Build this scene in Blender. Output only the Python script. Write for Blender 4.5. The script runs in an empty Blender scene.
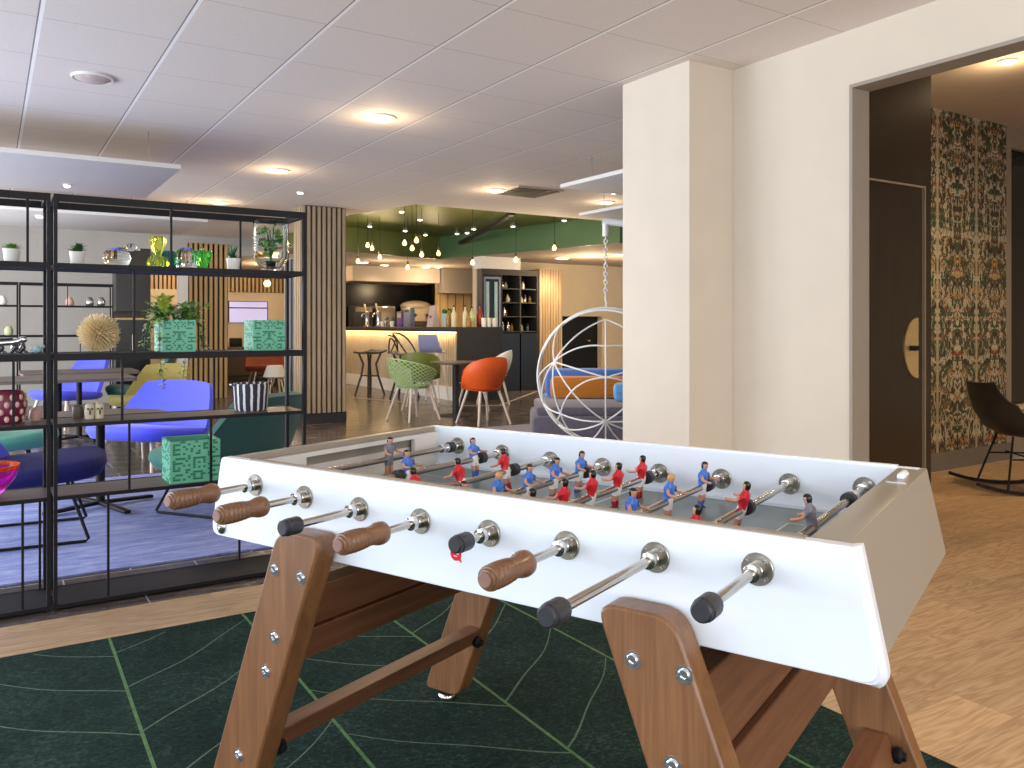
import bpy, bmesh, math, random
from mathutils import Vector, Matrix
random.seed(7)
R = math.radians
SC = bpy.context.scene
COL = SC.collection

# ------------------------------------------------------------------ camera, world, light, exposure
cam_d = bpy.data.cameras.new('camera')
cam = bpy.data.objects.new('camera', cam_d)
COL.objects.link(cam)
cam.location = (0, 0, 1.22)
cam.rotation_euler = (R(90), 0, R(-32.39))
cam_d.sensor_width = 36.0
cam_d.lens = 825.0 * 36.0 / 1024.0
cam_d.shift_y = -(384.0 - 325.8) / 1024.0
cam_d.clip_start = 0.05
SC.camera = cam

SC.view_settings.view_transform = 'Standard'
SC.view_settings.look = 'None'
SC.view_settings.gamma = 1.0
SC.view_settings.use_curve_mapping = False
SC.view_settings.exposure = 0.28

world = bpy.data.worlds.new('sky')
SC.world = world
world.use_nodes = True
wb = world.node_tree.nodes['Background']
wb.inputs[0].default_value = (0.75, 0.86, 1.0, 1)
wb.inputs[1].default_value = 1.0


def area(name, loc, rot, sx, sy, power, color):
    d = bpy.data.lights.new(name, 'AREA')
    d.shape = 'RECTANGLE'; d.size = sx; d.size_y = sy
    d.energy = power; d.color = color
    o = bpy.data.objects.new(name, d)
    COL.objects.link(o)
    o.location = loc; o.rotation_euler = rot
    return o


COOL = (0.80, 0.885, 1.0)
DAYL = (0.97, 0.98, 1.0)
WARM = (1.0, 0.74, 0.44)
# daylight through the glazed facade on the left (openings are cut in wall_left)
for i, (y0, y1) in enumerate(((-2.3, 1.0), (1.4, 4.7), (5.1, 8.4), (8.8, 12.1))):
    area('window_daylight', (-3.62, (y0 + y1) / 2, 1.45), (0, R(-90), 0), 2.2, y1 - y0, (62, 120, 255, 290)[i], COOL if i < 3 else DAYL)
# daylight through the windows behind the camera
area('window_daylight', (1.2, -2.72, 1.5), (R(90), 0, 0), 4.6, 2.1, 110, DAYL)


def lamp(kind, loc, power, color, radius=0.08, spot=None):
    d = bpy.data.lights.new('lamp_light', kind)
    d.energy = power; d.color = color; d.shadow_soft_size = radius
    if kind == 'SPOT':
        d.spot_size = R(spot or 120); d.spot_blend = 0.9
    o = bpy.data.objects.new('lamp_light', d)
    COL.objects.link(o)
    o.location = loc
    return o


# ------------------------------------------------------------------ materials
def new_mat(name):
    m = bpy.data.materials.new(name)
    m.use_nodes = True
    nt = m.node_tree
    return m, nt, nt.nodes['Principled BSDF']


def mat(name, col, rough=0.5, metal=0.0, emit=0.0, noise=0.0, scale=12.0, bump=0.0, trans=0.0, ior=1.45, sheen=0.0, coat=0.0, emit_col=None, spec=None, alpha=1.0):
    m, nt, b = new_mat(name)
    b.inputs['Base Color'].default_value = (*col, 1)
    b.inputs['Roughness'].default_value = rough
    b.inputs['Metallic'].default_value = metal
    b.inputs['IOR'].default_value = ior
    b.inputs['Transmission Weight'].default_value = trans
    b.inputs['Sheen Weight'].default_value = sheen
    b.inputs['Coat Weight'].default_value = coat
    b.inputs['Alpha'].default_value = alpha
    if spec is not None: b.inputs['Specular IOR Level'].default_value = spec
    if emit:
        b.inputs['Emission Color'].default_value = (*(emit_col or col), 1)
        b.inputs['Emission Strength'].default_value = emit
    if noise or bump:
        tc = nt.nodes.new('ShaderNodeTexCoord')
        n = nt.nodes.new('ShaderNodeTexNoise')
        n.inputs['Scale'].default_value = scale
        n.inputs['Detail'].default_value = 5
        nt.links.new(tc.outputs['Object'], n.inputs['Vector'])
        if noise:
            r = nt.nodes.new('ShaderNodeValToRGB')
            r.color_ramp.elements[0].color = (*[max(0, c * (1 - noise)) for c in col], 1)
            r.color_ramp.elements[1].color = (*[min(1, c * (1 + noise)) for c in col], 1)
            r.color_ramp.elements[0].position = 0.3
            r.color_ramp.elements[1].position = 0.7
            nt.links.new(n.outputs['Fac'], r.inputs['Fac'])
            nt.links.new(r.outputs['Color'], b.inputs['Base Color'])
        if bump:
            bp = nt.nodes.new('ShaderNodeBump')
            bp.inputs['Strength'].default_value = bump
            bp.inputs['Distance'].default_value = 0.004
            nt.links.new(n.outputs['Fac'], bp.inputs['Height'])
            nt.links.new(bp.outputs['Normal'], b.inputs['Normal'])
    return m


def N(nt, t, **kw):
    n = nt.nodes.new(t)
    for k, v in kw.items():
        setattr(n, k, v)
    return n


def setin(n, **kw):
    for k, v in kw.items():
        n.inputs[k.replace('_', ' ')].default_value = v


def math_n(nt, op, a=None, b=None, c=None):
    n = N(nt, 'ShaderNodeMath', operation=op)
    for i, v in enumerate((a, b, c)):
        if v is None: continue
        if isinstance(v, (int, float)): n.inputs[i].default_value = v
        else: nt.links.new(v, n.inputs[i])
    return n.outputs[0]


def ramp(nt, fac, stops):
    r = N(nt, 'ShaderNodeValToRGB')
    el = r.color_ramp.elements
    while len(el) < len(stops): el.new(0.5)
    for e, (p, c) in zip(el, stops):
        e.position = p; e.color = (*c, 1)
    nt.links.new(fac, r.inputs['Fac'])
    return r.outputs['Color']


def mix(nt, fac, a, b, mode='MIX'):
    n = N(nt, 'ShaderNodeMix', data_type='RGBA', blend_type=mode)
    for i, v in ((0, fac), (6, a), (7, b)):
        if isinstance(v, (int, float)): n.inputs[i].default_value = v
        elif isinstance(v, tuple): n.inputs[i].default_value = (*v, 1)
        else: nt.links.new(v, n.inputs[i])
    return n.outputs[2]


def coords(nt, scale=(1, 1, 1), rot=(0, 0, 0), loc=(0, 0, 0)):
    tc = N(nt, 'ShaderNodeTexCoord')
    mp = N(nt, 'ShaderNodeMapping')
    mp.inputs['Scale'].default_value = scale
    mp.inputs['Rotation'].default_value = rot
    mp.inputs['Location'].default_value = loc
    nt.links.new(tc.outputs['Object'], mp.inputs['Vector'])
    return mp.outputs['Vector']


def noise_n(nt, vec, scale, detail=4, rough=0.5, dist=0.0):
    n = N(nt, 'ShaderNodeTexNoise')
    setin(n, Scale=scale, Detail=detail, Roughness=rough, Distortion=dist)
    nt.links.new(vec, n.inputs['Vector'])
    return n.outputs['Fac']


def wood(name, c0, c1, c2, axis='X', scale=1.0, rough=0.4, coat=0.0):
    """solid timber: long streaky grain along one axis of the object"""
    m, nt, b = new_mat(name)
    s = {'X': (1.2, 14, 14), 'Y': (14, 1.2, 14), 'Z': (14, 14, 1.2)}[axis]
    v = coords(nt, tuple(q * scale for q in s))
    n1 = noise_n(nt, v, 2.2, 6, 0.6, 0.6)
    s2 = {'X': (3, 90, 90), 'Y': (90, 3, 90), 'Z': (90, 90, 3)}[axis]
    n2 = noise_n(nt, coords(nt, tuple(q * scale for q in s2)), 2.0, 3)
    f = math_n(nt, 'ADD', math_n(nt, 'MULTIPLY', n1, 0.7), math_n(nt, 'MULTIPLY', n2, 0.3))
    nt.links.new(ramp(nt, f, [(0.3, c0), (0.5, c1), (0.7, c2)]), b.inputs['Base Color'])
    b.inputs['Roughness'].default_value = rough
    b.inputs['Coat Weight'].default_value = coat
    return m


def make_plank_floor():
    m, nt, b = new_mat('oak_plank_floor')
    v = coords(nt)
    br = N(nt, 'ShaderNodeTexBrick')
    br.offset = 0.37
    setin(br, Scale=1.0, Mortar_Size=0.0012, Mortar_Smooth=0.1, Bias=0.0, Brick_Width=1.35, Row_Height=0.19)
    br.inputs['Color1'].default_value = (0.0, 0.0, 0.0, 1)
    br.inputs['Color2'].default_value = (1, 1, 1, 1)
    br.inputs['Mortar'].default_value = (0.5, 0.5, 0.5, 1)
    nt.links.new(v, br.inputs['Vector'])
    sh = N(nt, 'ShaderNodeVectorMath', operation='MULTIPLY_ADD')
    nt.links.new(br.outputs['Color'], sh.inputs[0])
    sh.inputs[1].default_value = (7.3, 3.1, 0)
    nt.links.new(v, sh.inputs[2])
    mp = N(nt, 'ShaderNodeMapping')
    mp.inputs['Scale'].default_value = (1.1, 8.0, 1)
    nt.links.new(sh.outputs[0], mp.inputs['Vector'])
    big = noise_n(nt, mp.outputs['Vector'], 1.3, 3, 0.5, 0.4)
    rings = math_n(nt, 'FRACT', math_n(nt, 'MULTIPLY', big, 11.0))
    rings = math_n(nt, 'ABSOLUTE', math_n(nt, 'SUBTRACT', rings, 0.5))
    mp2 = N(nt, 'ShaderNodeMapping')
    mp2.inputs['Scale'].default_value = (5, 120, 1)
    nt.links.new(sh.outputs[0], mp2.inputs['Vector'])
    fine = noise_n(nt, mp2.outputs['Vector'], 1.0, 3)
    f = math_n(nt, 'ADD', math_n(nt, 'MULTIPLY', rings, 0.55), math_n(nt, 'ADD', math_n(nt, 'MULTIPLY', fine, 0.4), math_n(nt, 'MULTIPLY', big, 0.3)))
    c = ramp(nt, f, [(0.25, (0.33, 0.20, 0.10)), (0.5, (0.49, 0.32, 0.18)), (0.8, (0.62, 0.44, 0.27))])
    tone = ramp(nt, br.outputs['Color'], [(0, (0.80, 0.80, 0.80)), (1, (1.1, 1.08, 1.05))])
    c = mix(nt, 1.0, c, tone, 'MULTIPLY')
    c = mix(nt, br.outputs['Fac'], c, (0.27, 0.17, 0.095))
    nt.links.new(c, b.inputs['Base Color'])
    b.inputs['Roughness'].default_value = 0.42
    return m


def make_dark_tile():
    m, nt, b = new_mat('polished_slate_tile')
    v = coords(nt)
    br = N(nt, 'ShaderNodeTexBrick')
    br.offset = 0.5
    setin(br, Scale=1.0, Mortar_Size=0.004, Mortar_Smooth=0.1, Bias=0.0, Brick_Width=0.6, Row_Height=0.3)
    br.inputs['Color1'].default_value = (0.055, 0.045, 0.042, 1)
    br.inputs['Color2'].default_value = (0.085, 0.068, 0.062, 1)
    br.inputs['Mortar'].default_value = (0.34, 0.31, 0.30, 1)
    nt.links.new(v, br.inputs['Vector'])
    n = noise_n(nt, coords(nt, (1.2, 3, 1)), 2.2, 6, 0.65, 1.0)
    c = ramp(nt, n, [(0.35, (0.045, 0.036, 0.034)), (0.55, (0.09, 0.07, 0.063)), (0.68, (0.24, 0.18, 0.155))])
    c = mix(nt, 0.6, br.outputs['Color'], c)
    c = mix(nt, br.outputs['Fac'], c, (0.34, 0.31, 0.30))
    nt.links.new(c, b.inputs['Base Color'])
    nt.links.new(math_n(nt, 'ADD', math_n(nt, 'MULTIPLY', n, 0.25), 0.10), b.inputs['Roughness'])
    return m


def make_ceiling():
    """tiles 0.61 m wide, raised white runners along y, fine joints across"""
    m, nt, b = new_mat('ceiling_tile')
    tc = N(nt, 'ShaderNodeTexCoord')
    sp = N(nt, 'ShaderNodeSeparateXYZ')
    nt.links.new(tc.outputs['Object'], sp.inputs[0])
    fx = math_n(nt, 'FRACT', math_n(nt, 'DIVIDE', math_n(nt, 'ADD', sp.outputs[0], 20 * 0.6115 - 0.214 + 0.3057), 0.6115))
    dx = math_n(nt, 'MULTIPLY', math_n(nt, 'ABSOLUTE', math_n(nt, 'SUBTRACT', fx, 0.5)), 0.6115)
    gx = math_n(nt, 'LESS_THAN', dx, 0.009)
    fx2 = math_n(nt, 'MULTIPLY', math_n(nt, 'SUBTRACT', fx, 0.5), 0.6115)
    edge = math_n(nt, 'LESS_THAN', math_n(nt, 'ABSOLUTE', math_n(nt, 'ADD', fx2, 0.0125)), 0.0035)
    fy = math_n(nt, 'FRACT', math_n(nt, 'DIVIDE', math_n(nt, 'ADD', sp.outputs[1], 20 * 0.655 - 2.65 + 0.3275), 0.655))
    dy = math_n(nt, 'MULTIPLY', math_n(nt, 'ABSOLUTE', math_n(nt, 'SUBTRACT', fy, 0.5)), 0.655)
    gy = math_n(nt, 'LESS_THAN', dy, 0.0035)
    n = noise_n(nt, tc.outputs['Object'], 90, 3)
    base = ramp(nt, n, [(0.3, (0.73, 0.655, 0.605)), (0.7, (0.79, 0.71, 0.66))])
    c = mix(nt, gy, base, (0.50, 0.475, 0.46))
    c = mix(nt, gx, c, (0.95, 0.92, 0.90))
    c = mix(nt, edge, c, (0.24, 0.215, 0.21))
    nt.links.new(c, b.inputs['Base Color'])
    b.inputs['Roughness'].default_value = 0.75
    return m


def make_rug():
    m, nt, b = new_mat('dark_green_leaf_carpet')
    v = coords(nt)
    a = noise_n(nt, v, 90, 4, 0.7)
    big = noise_n(nt, v, 3.0, 4, 0.6)
    st = noise_n(nt, coords(nt, (30, 160, 1), (0, 0, R(40))), 1.0, 3)
    f = math_n(nt, 'ADD', math_n(nt, 'MULTIPLY', a, 0.45), math_n(nt, 'ADD', math_n(nt, 'MULTIPLY', big, 0.25), math_n(nt, 'MULTIPLY', st, 0.3)))
    c = ramp(nt, f, [(0.36, (0.004, 0.010, 0.009)), (0.52, (0.013, 0.030, 0.025)), (0.68, (0.06, 0.10, 0.082))])
    vo = N(nt, 'ShaderNodeTexVoronoi', feature='DISTANCE_TO_EDGE')
    setin(vo, Scale=13.0)
    wob = N(nt, 'ShaderNodeVectorMath', operation='MULTIPLY_ADD')
    nz = N(nt, 'ShaderNodeTexNoise'); setin(nz, Scale=5.0)
    nt.links.new(v, nz.inputs['Vector'])
    nt.links.new(nz.outputs['Color'], wob.inputs[0]); wob.inputs[1].default_value = (0.15, 0.15, 0); nt.links.new(v, wob.inputs[2])
    nt.links.new(wob.outputs[0], vo.inputs['Vector'])
    cell = math_n(nt, 'LESS_THAN', vo.outputs['Distance'], 0.018)
    cell = math_n(nt, 'MULTIPLY', cell, math_n(nt, 'MULTIPLY', a, 0.35))
    c = mix(nt, cell, c, (0.05, 0.085, 0.065))
    nt.links.new(c, b.inputs['Base Color'])
    b.inputs['Roughness'].default_value = 0.95
    b.inputs['Specular IOR Level'].default_value = 0.1
    bp = N(nt, 'ShaderNodeBump'); setin(bp, Strength=0.5, Distance=0.004)
    nt.links.new(a, bp.inputs['Height']); nt.links.new(bp.outputs['Normal'], b.inputs['Normal'])
    return m


def make_blue_rug():
    m, nt, b = new_mat('lavender_blue_carpet')
    v = coords(nt, (2.0, 9.0, 1), (0, 0, R(-8)))
    n = noise_n(nt, v, 2.0, 7, 0.7, 0.6)
    fine = noise_n(nt, coords(nt), 120, 3)
    f = math_n(nt, 'ADD', math_n(nt, 'MULTIPLY', n, 0.75), math_n(nt, 'MULTIPLY', fine, 0.25))
    c = ramp(nt, f, [(0.34, (0.09, 0.11, 0.30)), (0.5, (0.20, 0.24, 0.50)), (0.66, (0.36, 0.40, 0.62))])
    nt.links.new(c, b.inputs['Base Color'])
    b.inputs['Roughness'].default_value = 0.95
    return m


def make_wallpaper():
    """mirrored botanical wallpaper: repeat strips 0.75 m wide, cream ground, greens, browns, reds"""
    m, nt, b = new_mat('botanical_wallpaper')
    tc = N(nt, 'ShaderNodeTexCoord')
    sp = N(nt, 'ShaderNodeSeparateXYZ')
    nt.links.new(tc.outputs['Object'], sp.inputs[0])
    fx = math_n(nt, 'FRACT', math_n(nt, 'DIVIDE', math_n(nt, 'ADD', sp.outputs[0], 20 * 0.605 - 6.752), 0.605))
    mir = math_n(nt, 'ABSOLUTE', math_n(nt, 'SUBTRACT', fx, 0.5))          # mirrored about the strip centre
    cb = N(nt, 'ShaderNodeCombineXYZ')
    nt.links.new(math_n(nt, 'MULTIPLY', mir, 0.605), cb.inputs[0]); nt.links.new(sp.outputs[2], cb.inputs[2])
    cb.inputs[1].default_value = 3.3
    V = cb.outputs[0]
    def nz(scale, off, sc=(1, 1, 1)):
        mp = N(nt, 'ShaderNodeMapping'); mp.inputs['Location'].default_value = (off, off, off); mp.inputs['Scale'].default_value = sc
        nt.links.new(V, mp.inputs['Vector'])
        return noise_n(nt, mp.outputs['Vector'], scale * 1.15, 3, 0.55, 1.4)
    c = (0.40, 0.34, 0.23)
    c = mix(nt, math_n(nt, 'GREATER_THAN', nz(10, 1.0, (1.3, 1, 0.8)), 0.47), c, (0.055, 0.060, 0.035))
    c = mix(nt, math_n(nt, 'GREATER_THAN', nz(6, 5.0, (1.2, 1, .8)), 0.56), c, (0.028, 0.065, 0.030))
    c = mix(nt, math_n(nt, 'GREATER_THAN', nz(8, 9.0), 0.58), c, (0.16, 0.10, 0.045))
    c = mix(nt, math_n(nt, 'GREATER_THAN', nz(9, 13.0), 0.62), c, (0.24, 0.045, 0.025))
    c = mix(nt, math_n(nt, 'GREATER_THAN', nz(8, 17.0), 0.61), c, (0.36, 0.19, 0.05))
    c = mix(nt, math_n(nt, 'GREATER_THAN', nz(13, 21.0), 0.555), c, (0.46, 0.40, 0.28))
    c = mix(nt, math_n(nt, 'GREATER_THAN', nz(20, 27.0, (1, 1, .4)), 0.56), c, (0.022, 0.024, 0.016))
    strip = math_n(nt, 'GREATER_THAN', mir, 0.472)                          # pale stripe at the strip edges
    c = mix(nt, math_n(nt, 'MULTIPLY', strip, 0.85), c, (0.40, 0.345, 0.23))
    nt.links.new(c, b.inputs['Base Color'])
    b.inputs['Roughness'].default_value = 0.7
    return m


def make_stripes(name, ca, cb_, n):
    """vertical stripes round a pot"""
    m, nt, b = new_mat(name)
    tc = N(nt, 'ShaderNodeTexCoord')
    sp = N(nt, 'ShaderNodeSeparateXYZ'); nt.links.new(tc.outputs['Object'], sp.inputs[0])
    an = math_n(nt, 'ARCTAN2', sp.outputs[1], sp.outputs[0])
    f = math_n(nt, 'FRACT', math_n(nt, 'ADD', math_n(nt, 'MULTIPLY', an, n / (2 * math.pi)), math_n(nt, 'MULTIPLY', noise_n(nt, tc.outputs['Object'], 30), 0.25)))
    c = mix(nt, math_n(nt, 'GREATER_THAN', f, 0.66), ca, cb_)
    nt.links.new(c, b.inputs['Base Color']); b.inputs['Roughness'].default_value = 0.8
    return m


M = {}
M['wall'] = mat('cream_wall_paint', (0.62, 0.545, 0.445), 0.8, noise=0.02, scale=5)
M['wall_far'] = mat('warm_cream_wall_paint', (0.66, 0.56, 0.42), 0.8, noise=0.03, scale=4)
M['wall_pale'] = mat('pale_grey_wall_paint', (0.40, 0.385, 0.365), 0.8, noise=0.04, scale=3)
M['white'] = mat('white_paint', (0.80, 0.80, 0.80), 0.5, noise=0.01)
M['offwhite'] = mat('offwhite_paint', (0.72, 0.69, 0.66), 0.6, noise=0.01)
M['ceil'] = make_ceiling()
M['ceil2'] = mat('taupe_ceiling_paint', (0.52, 0.44, 0.36), 0.8, noise=0.03)
M['green_ceil'] = mat('olive_green_ceiling_paint', (0.085, 0.105, 0.025), 0.42, noise=0.12, scale=2)
M['green_band'] = mat('forest_green_paint', (0.055, 0.115, 0.05), 0.55, noise=0.08, scale=2)
M['plank'] = make_plank_floor()
M['tile'] = make_dark_tile()
M['rug'] = make_rug()
M['vein'] = mat('pale_green_vein_pile', (0.075, 0.17, 0.06), 0.95, noise=0.25, scale=60)
M['vein2'] = mat('grey_green_vein_pile', (0.085, 0.14, 0.095), 0.95, noise=0.25, scale=60)
M['bluerug'] = make_blue_rug()
M['wallpaper'] = make_wallpaper()
M['taupe'] = mat('taupe_paint', (0.30, 0.255, 0.205), 0.55, noise=0.03)
M['darkwood'] = wood('dark_walnut_panel', (0.020, 0.012, 0.006), (0.028, 0.017, 0.009), (0.040, 0.025, 0.013), 'Z', 1.0, 0.25)
M['trimgrey'] = mat('brown_grey_baseboard_paint', (0.17, 0.145, 0.12), 0.6, noise=0.03)
M['bead'] = mat('pale_bronze_bead', (0.38, 0.29, 0.19), 0.4, metal=0.3, noise=0.05)
M['brass'] = mat('brushed_gold', (0.80, 0.60, 0.30), 0.35, metal=0.7, noise=0.05, scale=40)
M['black'] = mat('black_powder_coat', (0.009, 0.008, 0.010), 0.55, spec=0.25, noise=0.15, scale=40)
M['blackgloss'] = mat('black_lacquer', (0.008, 0.008, 0.009), 0.25, noise=0.1)
M['charcoal'] = mat('charcoal_laminate', (0.030, 0.028, 0.031), 0.55, noise=0.08)
M['shelfwood'] = wood('dark_stained_shelf_board', (0.06, 0.045, 0.038), (0.095, 0.072, 0.06), (0.14, 0.108, 0.09), 'X', 1.0, 0.45)
M['tabletop'] = wood('smoked_oak_table_top', (0.065, 0.05, 0.042), (0.10, 0.078, 0.067), (0.14, 0.11, 0.095), 'X', 1.0, 0.45)
M['laminate'] = mat('white_gloss_laminate', (0.745, 0.79, 0.85), 0.28, noise=0.008, scale=3)
M['edgeband'] = mat('pale_grey_edge_band', (0.66, 0.67, 0.70), 0.3, noise=0.03)
M['paleinner'] = mat('pale_grey_inner_laminate', (0.64, 0.62, 0.59), 0.35, noise=0.01)
M['beige'] = mat('taupe_gloss_laminate', (0.28, 0.245, 0.20), 0.32, noise=0.01, scale=3)
M['edge'] = mat('taupe_edge_band', (0.28, 0.235, 0.185), 0.5, noise=0.05)
M['legwood'] = wood('oiled_iroko_leg', (0.125, 0.050, 0.018), (0.185, 0.078, 0.029), (0.26, 0.12, 0.048), 'Z', 0.9, 0.42, 0.1)
M['beamwood'] = wood('oiled_iroko_beam', (0.10, 0.038, 0.017), (0.15, 0.058, 0.026), (0.21, 0.09, 0.04), 'Y', 0.9, 0.42, 0.1)
M['gripwood'] = wood('turned_beech_grip', (0.11, 0.048, 0.022), (0.17, 0.078, 0.036), (0.24, 0.12, 0.056), 'Y', 2.0, 0.4, 0.15)
M['gripend'] = mat('pinkish_grip_end', (0.22, 0.12, 0.09), 0.5, noise=0.1, scale=60)
M['chrome'] = mat('chrome', (0.62, 0.60, 0.57), 0.13, metal=1.0, noise=0.02)
M['nickel'] = mat('brushed_dark_nickel', (0.36, 0.335, 0.28), 0.3, metal=1.0, noise=0.15, scale=50)
M['steel'] = mat('satin_steel_rod', (0.50, 0.46, 0.41), 0.22, metal=1.0, noise=0.06, scale=60)
M['rubber'] = mat('black_rubber', (0.022, 0.022, 0.028), 0.45, noise=0.2, scale=60)
M['field'] = mat('slate_green_pitch', (0.12, 0.15, 0.155), 0.28, noise=0.06)
M['line'] = mat('white_pitch_line', (0.55, 0.58, 0.58), 0.4, noise=0.05)
M['skin'] = mat('painted_skin', (0.52, 0.25, 0.16), 0.4, noise=0.08, scale=90)
M['hairdark'] = mat('black_painted_hair', (0.012, 0.010, 0.010), 0.25, noise=0.2, scale=90)
M['hairblond'] = mat('blond_painted_hair', (0.48, 0.27, 0.07), 0.3, noise=0.2, scale=90)
M['shirtblue'] = mat('blue_painted_shirt', (0.05, 0.16, 0.55), 0.32, noise=0.15, scale=80)
M['shirtred'] = mat('red_painted_shirt', (0.52, 0.012, 0.022), 0.3, noise=0.15, scale=80)
M['shirtgrey'] = mat('grey_painted_kit', (0.17, 0.17, 0.21), 0.4, noise=0.15, scale=80)
M['shorts'] = mat('white_painted_shorts', (0.72, 0.72, 0.72), 0.35, noise=0.05, scale=80)
M['sockred'] = mat('red_painted_sock', (0.33, 0.015, 0.02), 0.35, noise=0.1, scale=80)
M['boot'] = mat('black_painted_boot', (0.012, 0.012, 0.016), 0.3, noise=0.1, scale=80)
M['stickred'] = mat('red_sticker', (0.70, 0.01, 0.03), 0.3, noise=0.05)
M['stickwhite'] = mat('white_sticker_print', (0.85, 0.80, 0.80), 0.4, noise=0.02)
M['slat'] = wood('pale_oak_slat', (0.30, 0.215, 0.14), (0.40, 0.30, 0.20), (0.48, 0.375, 0.265), 'Z', 1.0, 0.5)
M['slatwarm'] = wood('honey_pine_slat', (0.36, 0.225, 0.10), (0.46, 0.30, 0.14), (0.54, 0.37, 0.19), 'Z', 1.0, 0.5)
M['slatback'] = mat('dark_slat_backing', (0.055, 0.036, 0.024), 0.7, noise=0.1)
M['barfront'] = wood('pale_fluted_bar_front', (0.45, 0.37, 0.27), (0.55, 0.46, 0.35), (0.62, 0.53, 0.41), 'Z', 1.0, 0.5)
M['pine'] = wood('light_pine_panel', (0.42, 0.27, 0.12), (0.54, 0.36, 0.17), (0.62, 0.44, 0.23), 'Z', 0.6, 0.5)
M['cabwood'] = wood('weathered_oak_panel', (0.20, 0.135, 0.075), (0.31, 0.215, 0.125), (0.42, 0.305, 0.19), 'Z', 0.6, 0.55)
M['led'] = mat('led_strip_glow', (1.0, 0.72, 0.30), 0.5, emit=3.5)
M['lampwarm'] = mat('warm_lamp_diffuser', (1.0, 0.80, 0.36), 0.5, emit=1.5)
M['lampwhite'] = mat('white_lamp_diffuser', (1.0, 0.93, 0.80), 0.5, emit=4.0)
M['lampoff'] = mat('frosted_unlit_diffuser', (0.62, 0.50, 0.46), 0.25, noise=0.15, scale=30)
M['bulb'] = mat('glowing_filament_bulb', (1.0, 0.70, 0.24), 0.3, emit=3.2)
M['screen'] = mat('lit_projection_screen', (0.52, 0.50, 0.85), 0.5, emit=0.55)
M['blue'] = mat('ultramarine_upholstery', (0.062, 0.075, 0.80), 0.75, noise=0.06, scale=60, sheen=0.2)
M['navy'] = mat('navy_upholstery', (0.007, 0.009, 0.11), 0.8, noise=0.08, scale=60)
M['teal'] = mat('sea_green_upholstery', (0.06, 0.25, 0.20), 0.75, noise=0.06, scale=60, sheen=0.2)
M['pine_green'] = mat('pine_green_upholstery', (0.014, 0.085, 0.072), 0.75, noise=0.06, scale=60, sheen=0.2)
M['olive'] = mat('olive_upholstery', (0.20, 0.16, 0.03), 0.75, noise=0.08, scale=60, sheen=0.2)
M['greysofa'] = mat('grey_purple_wool', (0.115, 0.10, 0.135), 0.9, noise=0.12, scale=30, sheen=0.2)
M['orangefab'] = mat('orange_wool', (0.50, 0.16, 0.012), 0.85, noise=0.08, scale=40, sheen=0.2)
M['bluefab'] = mat('cobalt_wool', (0.06, 0.16, 0.48), 0.85, noise=0.08, scale=40, sheen=0.2)
M['skyfab'] = mat('sky_blue_wool', (0.12, 0.33, 0.62), 0.85, noise=0.08, scale=40, sheen=0.2)
M['wirepaint'] = mat('white_wire_paint', (0.84, 0.83, 0.81), 0.4, noise=0.01)
M['mintwire'] = mat('pale_mint_plastic', (0.34, 0.48, 0.24), 0.5, noise=0.04)
M['oliveplastic'] = mat('olive_plastic', (0.16, 0.20, 0.03), 0.45, noise=0.05)
M['orangeplastic'] = mat('orange_plastic', (0.72, 0.10, 0.012), 0.5, noise=0.05)
M['crimson'] = mat('crimson_plastic', (0.30, 0.02, 0.06), 0.5, noise=0.05)
M['lavender'] = mat('lavender_plastic', (0.30, 0.31, 0.52), 0.5, noise=0.03)
M['paleleg'] = mat('limewashed_leg', (0.66, 0.57, 0.49), 0.5, noise=0.06, scale=30)
M['mint'] = mat('mint_ceramic', (0.13, 0.44, 0.29), 0.5, noise=0.04)
M['deepgreen'] = mat('deep_green_mosaic', (0.015, 0.17, 0.085), 0.45, noise=0.1)
M['soil'] = mat('dark_potting_soil', (0.03, 0.022, 0.02), 0.95, noise=0.4, scale=80)
M['leaf'] = mat('fresh_leaf', (0.13, 0.27, 0.04), 0.45, noise=0.25, scale=40)
M['leafdark'] = mat('dark_leaf', (0.03, 0.10, 0.025), 0.45, noise=0.25, scale=40)
M['leafyellow'] = mat('lime_leaf', (0.36, 0.42, 0.06), 0.45, noise=0.2, scale=40)
M['leafpale'] = mat('pale_variegated_leaf', (0.46, 0.50, 0.28), 0.45, noise=0.2, scale=40)
M['potwhite'] = mat('white_ceramic_pot', (0.80, 0.77, 0.72), 0.4, noise=0.02)
M['glass'] = mat('clear_glass', (0.93, 0.98, 0.95), 0.02, trans=1.0, ior=1.13)
M['glassyellow'] = mat('lime_yellow_glass', (0.80, 0.86, 0.16), 0.04, trans=0.85, ior=1.16)
M['glassgreen'] = mat('emerald_glass', (0.14, 0.72, 0.10), 0.04, trans=0.8, ior=1.16)
M['glassdark'] = mat('bottle_green_glass', (0.03, 0.24, 0.20), 0.04, trans=0.7, ior=1.16)
M['glassmagenta'] = mat('magenta_glass', (0.85, 0.10, 0.75), 0.03, trans=0.85, ior=1.16)
M['glassorange'] = mat('orange_glass', (1.0, 0.16, 0.02), 0.03, trans=0.7, ior=1.16)
M['urchin'] = mat('champagne_gold_quill', (0.78, 0.62, 0.36), 0.45, metal=0.15, noise=0.12, scale=60)
M['stripepot'] = make_stripes('navy_and_white_stripe', (0.022, 0.024, 0.05), (0.72, 0.70, 0.68), 15)
M['maroon'] = mat('maroon_glaze', (0.16, 0.015, 0.045), 0.35, noise=0.1)
M['pink'] = mat('pale_pink_glaze', (0.62, 0.38, 0.34), 0.4, noise=0.05)
M['ivory'] = mat('ivory_glaze', (0.66, 0.58, 0.40), 0.4, noise=0.08, scale=40)
M['bronze'] = mat('dark_bronze_glaze', (0.07, 0.05, 0.03), 0.4, noise=0.2)
M['silver'] = mat('polished_silver', (0.75, 0.75, 0.77), 0.15, metal=0.9, noise=0.03)
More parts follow.
